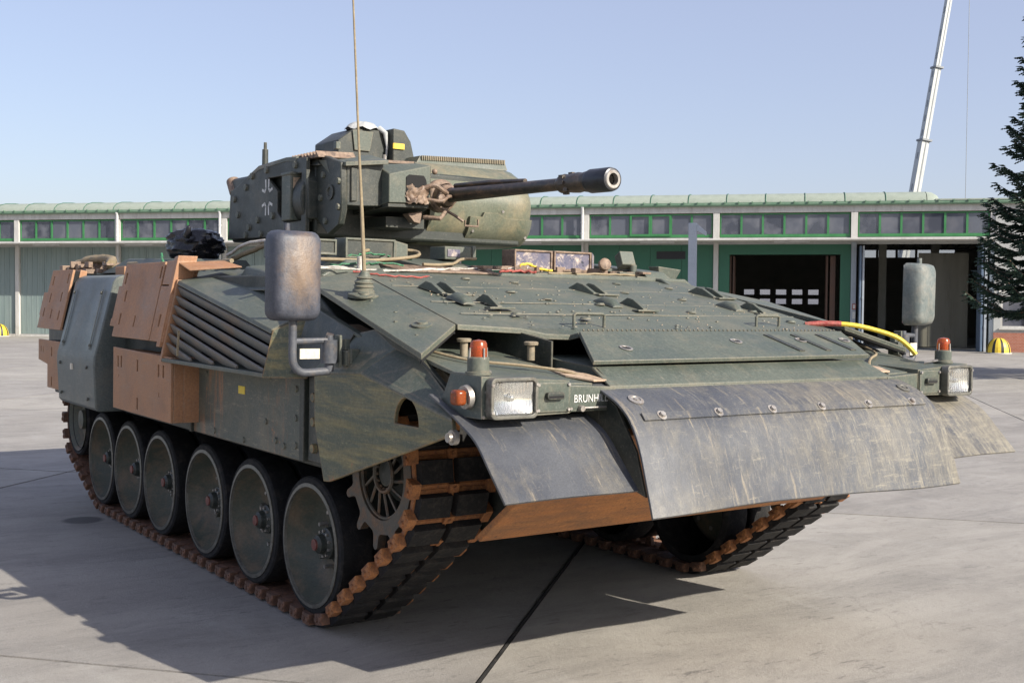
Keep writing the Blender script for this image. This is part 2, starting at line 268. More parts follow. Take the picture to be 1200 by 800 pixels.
M['brick'] = brick()

# ------------------------------------------------------------------ mesh helpers
class G:
    def __init__(s): s.v = []; s.f = []; s.m = []
    def add(s, vs, fs, mi=0):
        o = len(s.v); s.v += [tuple(p) for p in vs]
        for f in fs: s.f.append([i + o for i in f]); s.m.append(mi)
        return s
    def hexa(s, p, mi=0):           # p: 4 bottom, 4 top
        return s.add(p, [(0, 3, 2, 1), (4, 5, 6, 7), (0, 1, 5, 4), (1, 2, 6, 5), (2, 3, 7, 6), (3, 0, 4, 7)], mi)
    def box(s, x0, x1, y0, y1, z0, z1, mi=0):
        return s.hexa([(x0, y0, z0), (x1, y0, z0), (x1, y1, z0), (x0, y1, z0), (x0, y0, z1), (x1, y0, z1), (x1, y1, z1), (x0, y1, z1)], mi)
    def obox(s, c, ax, ay, az, mi=0):   # centre and three half-axis vectors
        c, ax, ay, az = V(c), V(ax), V(ay), V(az)
        return s.hexa([c - ax - ay - az, c + ax - ay - az, c + ax + ay - az, c - ax + ay - az, c - ax - ay + az, c + ax - ay + az, c + ax + ay + az, c - ax + ay + az], mi)
    def prism(s, pts, vec, mi=0):
        n = len(pts); vec = V(vec); a = [V(p) for p in pts]
        return s.add(a + [p + vec for p in a], [tuple(range(n))[::-1], tuple(range(n, 2 * n))] + [(i, (i + 1) % n, n + (i + 1) % n, n + i) for i in range(n)], mi)
    def loft(s, rings, mi=0, cap=True):
        n = len(rings[0]); vs = [p for r in rings for p in r]; fs = []
        for k in range(len(rings) - 1):
            for i in range(n): j = (i + 1) % n; fs.append((k * n + i, k * n + j, (k + 1) * n + j, (k + 1) * n + i))
        if cap: fs.append(tuple(range(n))[::-1]); fs.append(tuple(range((len(rings) - 1) * n, len(rings) * n)))
        return s.add(vs, fs, mi)
    def tube(s, path, r, n=8, mi=0, cap=True):
        path = [V(p) for p in path]; rings = []; prev = None
        for i, p in enumerate(path):
            t = (path[min(i + 1, len(path) - 1)] - path[max(i - 1, 0)]).normalized()
            if prev is None: u = t.orthogonal().normalized()
            else: u = (prev - t * prev.dot(t)).normalized()
            prev = u; b = t.cross(u); rr = r[i] if isinstance(r, (list, tuple)) else r
            rings.append([p + (u * cos(2 * pi * k / n) + b * sin(2 * pi * k / n)) * rr for k in range(n)])
        return s.loft(rings, mi, cap)
    def cyl(s, a, b, r0, r1=None, n=16, mi=0): return s.tube([a, b], [r0, r0 if r1 is None else r1], n, mi)
    def lathe(s, prof, o, ax, n=24, mi=0, cap=False):   # prof: (radius, height along ax)
        o, ax = V(o), V(ax).normalized(); u = ax.orthogonal().normalized(); b = ax.cross(u)
        return s.loft([[o + ax * h + (u * cos(2 * pi * k / n) + b * sin(2 * pi * k / n)) * max(r, 1e-4) for k in range(n)] for r, h in prof], mi, cap)
    def grid(s, fn, nu, nv, mi=0, thick=None):
        vs = [V(fn(i / nu, j / nv)) for j in range(nv + 1) for i in range(nu + 1)]; W = nu + 1
        fs = [(j * W + i, j * W + i + 1, (j + 1) * W + i + 1, (j + 1) * W + i) for j in range(nv) for i in range(nu)]
        if thick is None: return s.add(vs, fs, mi)
        t = V(thick); n = len(vs); fs2 = [tuple(n + k for k in f[::-1]) for f in fs]
        rim = [i for i in range(nu)] ; per = list(range(nu + 1)) + [(j * W + nu) for j in range(1, nv + 1)] + [nv * W + i for i in range(nu - 1, -1, -1)] + [j * W for j in range(nv - 1, 0, -1)]
        side = [(per[k], per[(k + 1) % len(per)], n + per[(k + 1) % len(per)], n + per[k]) for k in range(len(per))]
        return s.add(vs + [p + t for p in vs], fs + fs2 + side, mi)
    def ball(s, c, r, nu=16, nv=8, mi=0, z0=-1.0):
        c = V(c); r = r if isinstance(r, (tuple, list)) else (r, r, r); rings = []
        for j in range(nv + 1):
            a = math.asin(z0) + (pi / 2 - math.asin(z0)) * j / nv
            rings.append([c + V((cos(a) * cos(2 * pi * i / nu) * r[0] + 1e-5 * cos(i), cos(a) * sin(2 * pi * i / nu) * r[1] + 1e-5 * sin(i), sin(a) * r[2])) for i in range(nu)])
        return s.loft(rings, mi)
    def holed(s, outline, holes, o, ux, uy, vec, mi=0):    # flat plate with real holes
        loops = [outline] + holes; pts = []; edges = []; idx = []
        for L in loops:
            k = len(pts); pts += [V(p) for p in L]; n = len(L); edges += [(k + i, k + (i + 1) % n) for i in range(n)]; idx.append((k, n))
        r = delaunay_2d_cdt(pts, edges, [], 0, 1e-6); vv, ff = r[0], r[2]
        def inside(p, L):
            c = False
            for i in range(len(L)):
                a, b = L[i], L[i - 1]
                if (a[1] > p.y) != (b[1] > p.y) and p.x < (b[0] - a[0]) * (p.y - a[1]) / (b[1] - a[1]) + a[0]: c = not c
            return c
        keep = []
        for f in ff:
            c = sum((vv[i] for i in f), V((0, 0))) / len(f)
            if inside(c, outline) and not any(inside(c, h) for h in holes): keep.append(tuple(f))
        o, ux, uy, vec = V(o), V(ux), V(uy), V(vec); P = [o + ux * p.x + uy * p.y for p in vv]; n = len(P)
        cnt = {}
        for f in keep:
            for i in range(len(f)):
                e = (f[i], f[(i + 1) % len(f)]); cnt[tuple(sorted(e))] = cnt.get(tuple(sorted(e)), []) + [e]
        side = [(e[0][1], e[0][0], n + e[0][0], n + e[0][1]) for e in cnt.values() if len(e) == 1]
        return s.add(P + [p + vec for p in P], [f for f in keep] + [tuple(n + i for i in f[::-1]) for f in keep] + side, mi)
def mesh_of(name, g, mats, sharp=35):
    me = bpy.data.meshes.new(name); me.from_pydata(g.v, [], g.f)
    for m in (mats if isinstance(mats, (list, tuple)) else [mats]): me.materials.append(M[m] if isinstance(m, str) else m)
    for p, mi in zip(me.polygons, g.m): p.material_index = mi
    bm = bmesh.new(); bm.from_mesh(me); bmesh.ops.recalc_face_normals(bm, faces=bm.faces); bm.to_mesh(me); bm.free()
    for p in me.polygons: p.use_smooth = True
    me.set_sharp_from_angle(angle=radians(sharp)); me.update(); return me
def link(name, me, parent=None, **k):
    o = bpy.data.objects.new(name, me); COL.objects.link(o)
    if parent is not None: o.parent = parent
    for a, b in k.items(): o[a] = b
    return o
def obj(name, g, mats, parent=None, bevel=0, sharp=35, **k):
    o = link(name, mesh_of(name, g, mats, sharp), parent, **k)
    if bevel:
        b = o.modifiers.new('bevel', 'BEVEL'); b.width = bevel; b.segments = 2; b.limit_method = 'ANGLE'; b.angle_limit = radians(40); b.harden_normals = False
    return o
def empty(name, label, category, parent=None, group=None, loc=(0, 0, 0), mat=None):
    e = bpy.data.objects.new(name, None); COL.objects.link(e); e.empty_display_size = .3
    if mat is not None: e.matrix_world = mat
    else: e.location = loc
    e['label'] = label; e['category'] = category
    if group: e['group'] = group
    return e
def curve_at(P, t):
    n = len(P) - 1; i = min(n - 1, int(t * n)); u = t * n - i
    p0, p1, p2, p3 = (V(P[max(0, i - 1)]), V(P[i]), V(P[i + 1]), V(P[min(n, i + 2)]))
    return .5 * ((2 * p1) + (p2 - p0) * u + (2 * p0 - 5 * p1 + 4 * p2 - p3) * u * u + (3 * p1 - p0 - 3 * p2 + p3) * u ** 3)
def rect(cx, cy, w_, h_): return [(cx - w_ / 2, cy - h_ / 2), (cx + w_ / 2, cy - h_ / 2), (cx + w_ / 2, cy + h_ / 2), (cx - w_ / 2, cy + h_ / 2)]
def disc(cx, cy, r, n=20, r2=None): return [(cx + r * cos(2 * pi * i / n), cy + (r2 or r) * sin(2 * pi * i / n)) for i in range(n)]

# frame of the buildings: the apron tilts slightly relative to level ground at the hall
Q = Matrix(((.99998069, -.000397518, -.00620241), (.000342508, .99996062, -.0088675676), (.00620569, .00886528, .999941446)))
OFF = CAM + Q @ V((0, 0, -1.98))
MB = Matrix.Translation(OFF) @ Q.to_4x4()
FA = V((-64.9145, 13.24607, 0)); FE = V((.74855973, .66306737, 0))
MF = MB @ Matrix.Translation(FA) @ Matrix.Rotation(math.atan2(FE.y, FE.x), 4, 'Z')      # facade frame: x along, y into the hall, z up

# ------------------------------------------------------------------ ground
def height(x, y):
    d = math.hypot(x + 1, y); t = min(1, max(0, (d - 14) / 28)); t = t * t * (3 - 2 * t)
    return t * (.0062057 * (x - CAM.x) + .0088653 * (y - CAM.y))
def spaced(a, b, c):      # denser grid near the middle
    return [a * 1.0 for a in []]
g = G(); R_ = [0, 8, 16, 24, 32, 42, 55, 75, 110, 200, 500, 1500]; A_ = 48
vs = [(0, 0, -.02)]; fs = []
for r in R_[1:]:
    for k in range(A_):
        x, y = r * cos(2 * pi * k / A_), r * sin(2 * pi * k / A_)
        t = min(r, 110) / r; vs.append((x, y, height(x * t, y * t) - .02))
for k in range(A_): fs.append((0, 1 + k, 1 + (k + 1) % A_))
for j in range(len(R_) - 2):
    for k in range(A_): a = 1 + j * A_; b = a + A_; fs.append((a + k, b + k, b + (k + 1) % A_, a + (k + 1) % A_))
g.add(vs, fs)
ground = obj('ground', g, 'soil', kind='structure')
AP = radians(-47.3); d1 = V((cos(AP), sin(AP), 0)); d2 = V((-sin(AP), cos(AP), 0))     # d1 along joints A, d2 across
o1, o2, SA, SB = 3.28, .773, 6.0, 6.1
sx = {}
for i in range(-11, 5):
    for j in range(-7, 9):
        # along d1 coordinate u (joint family B), along d2 coordinate v
        u0 = -(o1 + SA * (-i)) ; u1 = u0 + SA; v0 = o2 + SB * j; v1 = v0 + SB
        if i < -10 and j < -5: continue
        gap = .016; gg = G(); n = 5
        cx = V((0, 0, 0)) + d1 * (u0 + u1) / 2 + d2 * (v0 + v1) / 2
        tilt = random.uniform(-.003, .003)
        def fn(a, b):
            p = d1 * (u0 + gap + a * (SA - 2 * gap)) + d2 * (v0 + gap + b * (SB - 2 * gap)); return (p.x, p.y, height(p.x, p.y) + tilt * .3)
        gg.grid(fn, n, n, thick=(0, 0, -.018))
        obj('concrete_slab', gg, 'concrete', ground, kind='structure')
g = G(); g.tube([V((d1 * -40 + d2 * .773).to_tuple()[:2] + (-.006,)) + V((0, 0, 0)), V((d1 * 8 + d2 * .773).to_tuple()[:2] + (-.006,))], .013, 6)
# kept thin: sealing compound squeezed into the near joint
obj('joint_seal', g, 'rubber', ground, kind='structure')

# ------------------------------------------------------------------ maintenance hall
hall = empty('maintenance_hall', 'long low workshop hall with green window band and vaulted roof behind the armoured vehicle', 'building', mat=MF)
POSTS = [-22.2, -16.4, -10.6, -4.8, 1.05, 6.87, 12.76, 18.8, 24.8, 30.86, 36.76, 42.7, 48.4]
S0, S1 = -22.3, 48.5; DEP = 22.0
g = G(); g.box(S0, 54, -.06, .30, 6.0, 6.32); obj('fascia', g, 'hall_white', hall, bevel=.02)
g = G()
for k in range(int((54 - S0) / 3)):
    g.tube([(S0 + 3 * k, -.20, 6.36), (S0 + 3 * k + 2.99, -.20, 6.36)], .09, 10)
g.box(S0, 54, -.28, .3, 6.40, 6.44)
obj('gutter', g, 'gutter', hall)
# vaulted roof, panel by panel
def vault(t): a = t * pi; return (.0 + (1 - cos(a)) * DEP / 2 * 1.0, 6.44 + .55 * min(1, sin(a) * 3.4) ** .8)
prof = [(0.02, 6.44), (.12, 6.62), (.35, 6.78), (.8, 6.90), (1.6, 6.97), (3.2, 7.0), (DEP - 3.2, 7.0), (DEP - .6, 6.85), (DEP, 6.44)]
g = G(); W_ = 1.70
g.loft([[(x, d, z) for d, z in prof] + [(x, d, z - .06) for d, z in prof[::-1]] for x in (.015, W_ - .03)], cap=True)
pm = mesh_of('roof_panel', g, 'roof'); g = G()
g.tube([(0, d, z + .015) for d, z in prof[:7]], .016, 6); rm = mesh_of('roof_seam', g, 'hall_green')
x = S0; k = 0
while x + W_ < 47.2:
    o = link('roof_panel', pm, hall); o.location = (x, 0, 0); o = link('roof_seam', rm, hall); o.location = (x, 0, 0); x += W_
g = G(); g.loft([[(x0 + dx, d, z) for d, z in [(p[0] + i_, 6.44 + (p[1] - 6.44) * s_) for p in prof[:7]]] + [(x0 + dx, 18, 6.40), (x0 + dx, .1, 6.40)] for x0, dx, s_, i_ in [(x, 0, 1, 0), (x, .25, .93, .03), (x, .45, .7, .1), (x, .55, .2, .2)]]); obj('roof_end', g, 'roof', hall)
g = G(); g.box(x + .3, 54, -.3, DEP, 6.44, 6.50); obj('flat_roof', g, 'roof', hall)
g = G()
for s in [S0 + .6 * k for k in range(127)]: g.box(s, s + .06, -.34, -.27, 6.40, 6.47)
obj('gutter_bracket', g, 'gutter', hall, kind='stuff')
# canopy and the band under the windows
g = G(); g.box(S0, 48.3, -1.6, .0, 4.70, 4.78); obj('canopy', g, 'hall_white', hall, bevel=.01)
g = G(); g.box(S0, 48.4, .02, .25, 4.60, 4.90); obj('wall_band', g, 'office', hall)
for s in (8.0, 2.8, 27.5, 33.5, 39.3):
    g = G(); g.box(s, s + 1.5, -1.2, -1.08, 4.62, 4.69); obj('canopy_light', g, 'zinc', hall)
for i, s in enumerate(POSTS):
    g = G(); g.box(s - .14, s + .14, -.05, .3, 4.785, 6.0); obj('pilaster', g, 'hall_white', hall, bevel=.01)
    g = G(); g.box(s - .11, s + .11, -.035, .28, 0, 4.695); obj('post', g, 'hall_white' if s < 42 else 'lamp_grey', hall, bevel=.01)
for s in (6.95, 30.72, 12.6):
    g = G(); g.tube([(s, -.25, 6.33), (s, -.18, 6.2), (s, -.17, 4.79)], .07, 10); g.tube([(s, -.13, 4.70), (s, -.13, .15), (s, -.22, .05)], .05, 10)
    for z in (5.6, 5.1, 3.5, 1.6): g.tube([(s, -.17, z), (s, -.17, z + .05)], .088, 10)
    obj('drainpipe', g, 'zinc', hall)
# window bands: one window per bay with six panes
npane = 0
for a, b in zip(POSTS[:-1], POSTS[1:]):
    w0, w1 = a + .17, b - .17; z0, z1 = 4.92, 5.97; n = 6; pw = (w1 - w0) / n; g = G()
    holes = [[(w0 + k * pw + .045, z0 + .13), (w0 + (k + 1) * pw - .045, z0 + .13), (w0 + (k + 1) * pw - .045, z1 - .05), (w0 + k * pw + .045, z1 - .05)] for k in range(n)]
    g.holed([(w0, z0), (w1, z0), (w1, z1), (w0, z1)], holes, (0, .04, 0), (1, 0, 0), (0, 0, 1), (0, .08, 0))
    wf = obj('window', g, 'frame_green', hall)
    for k in range(n):
        g = G(); h = holes[k]; g.box(h[0][0], h[1][0], .085, .095, h[0][1], h[2][1]); obj('pane', g, 'pane', wf); npane += 1
        if (a, k) in ((30.86, 1), (30.86, 5), (12.76, 2)): g = G(); g.box(h[0][0] + .1, h[1][0] - .1, .2, .22, h[0][1] + .1, h[2][1] - .05); obj('blind', g, 'blind', wf)
        if a in (30.86,) and k in (2, 3): 
            g = G(); g.holed([(h[0][0] - .05, h[0][1] - .06), (h[1][0] + .05, h[1][1] - .06), (h[2][0] + .05, h[2][1] + .03), (h[3][0] - .05, h[3][1] + .03)], [[(h[0][0] + .03, h[0][1] + .03), (h[1][0] - .03, h[1][1] + .03), (h[2][0] - .03, h[2][1] - .04), (h[3][0] + .03, h[3][1] - .04)]], (0, -.01, 0), (1, 0, 0), (0, 0, 1), (0, .045, 0)); obj('casement', g, 'frame_green', wf)
# teal folding doors in the left bays, leaf by leaf
for a, b in zip(POSTS[:7], POSTS[1:8]):
    w0, w1 = a + .12, b - .12; pw = (w1 - w0) / 4
    for k in range(4):
        g = G(); x0 = w0 + k * pw + .012; x1 = w0 + (k + 1) * pw - .012; g.box(x0, x1, .10, .16, .12, 4.6)
        for q in range(5): xx = x0 + .1 + q * (x1 - x0 - .2) / 4; g.box(xx - .012, xx + .012, .085, .10, .14, 4.58)
        dl = obj('door_leaf', g, 'teal', hall)
        if k in (1, 3): g = G(); g.box(x0 + .45, x0 + .55, .06, .10, .30, .38); obj('handle', g, 'black', dl)
    g = G(); g.box(a, b, -.02, .2, 0, .11); obj('threshold', g, 'hall_white', hall)
# dark green wall panels in the middle bays
for a, b in zip(POSTS[7:10], POSTS[8:11]):
    w0, w1 = a + .12, b - .12; pw = (w1 - w0) / 4
    for k in range(4): g = G(); g.box(w0 + k * pw + .006, w0 + (k + 1) * pw - .006, .06, .14, .1, 4.6); obj('wall_panel', g, 'hall_green', hall)
g = G(); g.box(34.1, 35.4, .035, .055, 3.95, 4.3)
for k in range(5): g.box(34.15, 35.35, .02, .034, 3.98 + k * .06, 4.01 + k * .06)
obj('vent_grille', g, 'black', hall)
# bay with a green surround and a wide opening
g = G(); g.holed([(36.88, 0), (37.36, 0), (37.36, 4.15), (42.14, 4.15), (42.14, 0), (42.58, 0), (42.58, 4.6), (36.88, 4.6)], [], (0, .05, 0), (1, 0, 0), (0, 0, 1), (0, .2, 0)); obj('door_surround', g, 'hall_green', hall)
for x0, x1, m_ in ((37.36, 37.44, 'brown_jamb'), (37.50, 37.58, 'brown_jamb'), (41.55, 41.63, 'brown_jamb'), (41.72, 41.95, 'brown_jamb')):
    g = G(); g.box(x0, x1, .3, 1.5, .02, 4.1); obj('folded_door', g, m_, hall, bevel=.01)
for x0, x1, m_ in ((42.92, 43.0, 'blue_leaf'), (43.04, 43.12, 'lamp_grey'), (47.86, 47.95, 'blue_leaf'), (48.0, 48.1, 'lamp_grey')):
    g = G(); g.box(x0, x1, -.5, .6, .02, 4.5)
    for z in (1, 2.2, 3.6, 4.1): g.box(x0 - .01, x0 + .05, -.53, -.5, z, z + .12)
    obj('folded_door', g, m_, hall, bevel=.008)
g = G(); g.box(42.68, 42.80, -.055, -.04, 1.35, 1.65); obj('notice', g, 'white_paint', hall); g = G(); g.box(42.66, 42.82, -.055, -.04, 1.75, 2.0, 0); g.box(42.69, 42.79, -.058, -.056, 1.79, 1.96, 1); obj('notice', g, ['wire_red', 'white_paint'], hall)
# interior: floor, walls, far wall with door windows, columns, trusses
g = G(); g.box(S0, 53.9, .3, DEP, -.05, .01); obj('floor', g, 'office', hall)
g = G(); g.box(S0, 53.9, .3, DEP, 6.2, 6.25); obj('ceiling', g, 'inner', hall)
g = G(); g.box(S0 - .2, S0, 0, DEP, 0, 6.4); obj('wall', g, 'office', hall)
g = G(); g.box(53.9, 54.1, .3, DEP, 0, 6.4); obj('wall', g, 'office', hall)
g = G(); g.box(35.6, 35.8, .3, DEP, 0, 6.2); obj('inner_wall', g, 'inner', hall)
hs = []
PXS = [37.28 + .98 * k for k in range(5)]
for zz in (2.54, 1.96):
    for k, s in enumerate(PXS): hs.append([(s, zz), (s + .62, zz), (s + .62, zz + .32), (s, zz + .32)])
for k in range(5): s = 44.2 + k * 1.14; hs.append([(s, 4.85), (s + 1.0, 4.85), (s + 1.0, 5.38), (s, 5.38)])
for k, s in enumerate((47.9, 49.2)): hs.append([(s, 2.0), (s + .9, 2.0), (s + .9, 2.7), (s, 2.7)])
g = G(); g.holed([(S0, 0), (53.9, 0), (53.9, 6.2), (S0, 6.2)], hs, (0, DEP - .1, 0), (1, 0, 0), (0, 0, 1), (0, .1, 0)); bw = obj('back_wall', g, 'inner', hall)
for h in hs: g = G(); g.box(h[0][0], h[1][0], DEP - .05, DEP - .04, h[0][1], h[2][1]); obj('pane', g, 'clear_pane', bw)
g = G()
for q in range(14):
    s = 43.0 + q * .55; zt = 5.3; g.tube([(s, 12, 4.9), (s + .275, 12, zt)], .03, 5); g.tube([(s + .275, 12, zt), (s + .55, 12, 4.9)], .03, 5)
g.tube([(42.9, 12, 4.9), (50.8, 12, 4.9)], .04, 5); g.tube([(42.9, 12, 5.3), (50.8, 12, 5.3)], .04, 5); obj('roof_truss', g, 'black_metal', hall)
for s in (44.2, 46.6): g = G(); g.box(s, s + .35, 6, 6.35, 0, 6.2); obj('column', g, 'inner', hall)

g = G()
for k in range(9): s0_ = 45.75 + k * .24; g.box(s0_, s0_ + .25, 3.5 + .012 * (k % 2), 3.51 + .012 * (k % 2), .05, 4.35)
obj('strip_curtain', g, 'curtain', hall, kind='stuff')
# gatehouse at the right end
mo = MF @ Matrix.Translation((48.4, 0, 0))
office = empty('gatehouse', 'grey rendered side building with brick base and one window right of the workshop openings', 'building', mat=mo)
g = G(); g.holed([(.05, .82), (5.5, .82), (5.5, 5.95), (.05, 5.95)], [[(.32, 1.02), (1.75, 1.02), (1.75, 2.36), (.32, 2.36)]], (0, -.12, 0), (1, 0, 0), (0, 0, 1), (0, .3, 0)); obj('wall', g, 'office', office)
g = G(); g.box(.05, 5.5, -.14, .15, 0, .82); obj('brick_base', g, 'brick', office)
g = G(); g.holed([(.32, 1.02), (1.75, 1.02), (1.75, 2.36), (.32, 2.36)], [[(.40, 1.10), (1.28, 1.10), (1.28, 2.28), (.40, 2.28)], [(1.36, 1.10), (1.68, 1.10), (1.68, 2.28), (1.36, 2.28)]], (0, -.10, 0), (1, 0, 0), (0, 0, 1), (0, .08, 0)); wf = obj('window', g, 'hall_white', office)
g = G(); g.box(.40, 1.28, -.05, -.04, 1.1, 2.28); obj('pane', g, 'pane', wf); g = G(); g.box(1.36, 1.68, -.05, -.04, 1.1, 2.28); obj('pane', g, 'pane', wf)
g = G(); g.box(.25, 1.85, -.22, -.12, .95, 1.0); obj('sill', g, 'hall_white', wf)
g = G(); g.box(.24, .48, -.16, -.125, 2.5, 2.95, 0); g.box(.29, .43, -.165, -.161, 2.75, 2.9, 1); g.box(.33, .39, -.165, -.161, 2.55, 2.70, 1); obj('sign', g, ['white_paint', 'black'], office)

# small street furniture in front of the hall
def dome(name, b, label):
    m_ = MB @ Matrix.Translation((b[0], b[1], 0)); g = G(); nu, nv = 24, 8
    e = empty(name, label, 'bollard', mat=m_, group='striped dome bollards by the hall')
    rings = []
    for j in range(nv + 1):
        a = (pi / 2) * j / nv; r = .47 * cos(a) ** .8 if j < nv else .0; rings.append([V((r * cos(2 * pi * i / nu) + 1e-4 * cos(i), r * sin(2 * pi * i / nu), .02 + .62 * sin(a))) for i in range(nu)])
    vs = [p for r in rings for p in r]; fs = []; mi = []
    for j in range(nv):
        for i in range(nu): k = (i + 1) % nu; g.add([rings[j][i], rings[j][k], rings[j + 1][k], rings[j + 1][i]], [(0, 1, 2, 3)], 0 if i % 3 else 1)
    me = mesh_of('dome', g, ['yellow', 'black'], 60); link('cap', me, e)
    g = G(); g.lathe([(.50, -.02), (.52, .0), (.52, .03), (.45, .04)], (0, 0, 0), (0, 0, 1), 24, cap=True); obj('base_ring', g, 'hall_white', e)
dome('dome_bollard', (-27.54, 44.04), 'yellow and black striped dome bollard in front of the brick gatehouse wall')
dome('dome_bollard', (-63.95, 13.0), 'yellow and black striped dome bollard at the far left teal doors')
lp = empty('lamp_post', 'square pale grey lamp post with slanted head standing before the workshop hall', 'lamp post', mat=MB @ Matrix.Translation((-29.2, 28.25, 0)) @ Matrix.Rotation(math.atan2(FE.y, FE.x), 4, 'Z'))
g = G(); g.box(-.14, .14, -.14, .14, .05, 4.72); obj('post', g, 'lamp_grey', lp, bevel=.015)
g = G(); g.hexa([(.14, -.12, 4.45), (.46, -.12, 4.28), (.46, .12, 4.28), (.14, .12, 4.45), (.14, -.12, 4.70), (.46, -.12, 4.42), (.46, .12, 4.42), (.14, .12, 4.70)]); obj('lamp_head', g, 'lamp_grey', lp, bevel=.01)
g = G(); g.box(-.22, .22, -.22, .22, 0, .05); obj('foot_plate', g, 'lamp_grey', lp)

# mobile crane far behind the hall; only the boom rises above the roof
cr = empty('mobile_crane', 'long white telescopic crane boom leaning above the hall roof', 'crane', mat=MB)
b0, b1 = V((-68.18, 94.84, 12.85)), V((-66.12, 99.52, 42.71)); bd = (b1 - b0).normalized(); foot = b0 - bd * (12.85 - 2.6) / bd.z
side = bd.cross(V((0, 0, 1))).normalized(); fr = bd.cross(side)
def boomseg(t0, t1, w_):
    a, b = foot + bd * t0, foot + bd * t1; g = G()
    sec = [(-1, -1), (1, -1), (1, .55), (.6, 1), (-.6, 1), (-1, .55)]
    g.loft([[p + side * (sx_ * w_) + fr * (sy * w_) for sx_, sy in sec] for p in (a, b)])
    for sgn in (-1, 1): g.obox((a + b) / 2 + side * (sgn * w_ * 1.03), bd * (t1 - t0) / 2 * .98, fr * w_ * .12, side * .02, 1)
    return g
Ltot = (b1 - foot).length
cuts = [0, (V((-67.82, 95.62, 17.45)) - foot).length, (V((-67.29, 96.77, 24.31)) - foot).length, (V((-67.29, 96.77, 24.31)) - foot).length + 11, Ltot]
for i in range(4):
    wd = (.42, .34, .27, .21)[i]; o = obj('boom_section', boomseg(cuts[i], cuts[i + 1], wd), ['boom', 'boom_grey'], cr)
    g = G(); a = foot + bd * cuts[i + 1]; g.obox(a, side * (wd + .16), fr * (wd + .08), bd * .09); obj('collar', g, 'boom_grey', o)
    g = G()
    for q in range(5): a = foot + bd * (cuts[i] + (cuts[i + 1] - cuts[i]) * (q + .5) / 5); g.obox(a - fr * (wd + .01), side * .06, fr * .02, bd * .3)
    obj('marking', g, 'boom_grey', o)
g = G(); g.tube([b1 + V((.1, 0, 0)), V((b1.x + .12, b1.y, 4))], .028, 5); obj('hoist_rope', g, 'boom_grey', cr)
fc = foot.copy(); g = G(); g.box(fc.x - 6, fc.x + 6, fc.y - 1.4, fc.y + 1.4, .9, 2.0); obj('carrier', g, 'boom_grey', cr, bevel=.05)
g = G(); g.box(fc.x + 3.9, fc.x + 6.0, fc.y - 1.3, fc.y + 1.3, 2.0, 3.1); obj('cab', g, 'boom_grey', cr, bevel=.1)
for sx_ in (-4.5, -2.8, 2.4, 4.4):
    for sy in (-1.25, 1.25): g = G(); g.cyl((fc.x + sx_, fc.y + sy - .2, .65), (fc.x + sx_, fc.y + sy + .2, .65), .65, n=20); obj('wheel', g, 'rubber', cr)

# spruce
def spruce(bx, by, H, rmax, zlow, seed, label, group=None, dens=1.0):
    rnd = random.Random(seed); e = empty('spruce_tree', label, 'tree', mat=MB @ Matrix.Translation((bx, by, 0)), group=group)
    g = G(); g.tube([(0, 0, 0), (.03, 0, H * .3), (0, .03, H * .7), (0, 0, H)], [.22, .17, .09, .012], 10)
    tr = obj('trunk', g, 'bark', e)
    g = G(); tw = G(); z = zlow
    while z < H - .15:
        t = (z - zlow) / (H - zlow); L0 = rmax * (1 - t) ** .82 + .12; nb = int(12 - 4 * t)
        a0 = rnd.uniform(0, 6.28)
        for b in range(nb):
            a = a0 + 2 * pi * b / nb + rnd.uniform(-.25, .25); L = L0 * rnd.uniform(.72, 1.12); zz = z + rnd.uniform(-.12, .12)
            dr = V((cos(a), sin(a), 0)); sd_ = V((-sin(a), cos(a), 0)); n = max(6, int(L / .075 * dens)); path = []
            droop = .10 + .24 * (1 - t)
            for k in range(7): u = k / 6; path.append(V((0, 0, zz)) + dr * (L * u) + V((0, 0, L * (-droop * sin(u * 2.3) + .14 * u ** 3))))
            tw.tube(path, [.035 * (1 - .85 * k / 6) * (L / rmax + .2) + .004 for k in range(7)], 4)
            for k in range(n):
                u = .12 + .88 * k / n; q = u * 6; i = min(5, int(q)); p = path[i].lerp(path[i + 1], q - i)
                for sg in (-1, 1):
                    ll = (.20 + .50 * L / rmax * (1 - u) ** .7) * rnd.uniform(.7, 1.2)
                    d = (dr * .85 + sd_ * sg * rnd.uniform(.35, 1.0) + V((0, 0, rnd.uniform(-.45, .05)))).normalized(); nn = max(3, int(ll / .06))
                    for r in range(nn):
                        c = p + d * ll * (r + .5) / nn; s_ = .075 * rnd.uniform(.8, 1.2) * (1 - .4 * r / nn)
                        for w__ in range(2):
                            ang = rnd.uniform(0, pi); pr = (d.cross(V((0, 0, 1))).normalized() * cos(ang) + V((0, 0, 1)) * sin(ang))
                            g.add([c - d * s_ * .7, c + pr * s_ * .55, c + d * s_ * 1.15, c - pr * s_ * .55], [(0, 1, 2, 3)])
            tip = path[-1]
            for q in range(3): d = (dr + V((rnd.uniform(-.3, .3), rnd.uniform(-.3, .3), .1))).normalized(); pr = d.orthogonal().normalized(); g.add([tip - d * .08, tip + pr * .04, tip + d * .14, tip - pr * .04], [(0, 1, 2, 3)])
        z += .30 * rnd.uniform(.85, 1.15) * (1.1 - .35 * t)
    me = bpy.data.meshes.new('crown'); me.from_pydata(g.v, [], g.f); me.materials.append(M['needle']); link('crown', me, e)
    obj('branches', tw, 'bark', e)
spruce(-17.7, 32.1, 14.5, 2.75, 2.6, 3, 'tall dark spruce at the right edge in front of the gatehouse')


def at_b(lat, dep): h = V((FWD.x, FWD.y, 0)).normalized(); r = V((h.y, -h.x, 0)); p = r * lat + h * dep; return p.x, p.y
bx, by = at_b(26, 28.5); spruce(bx, by, 12.5, 3.6, 1.0, 8, 'broad spruce right of the apron, its shade lying across the far concrete', dens=.6)

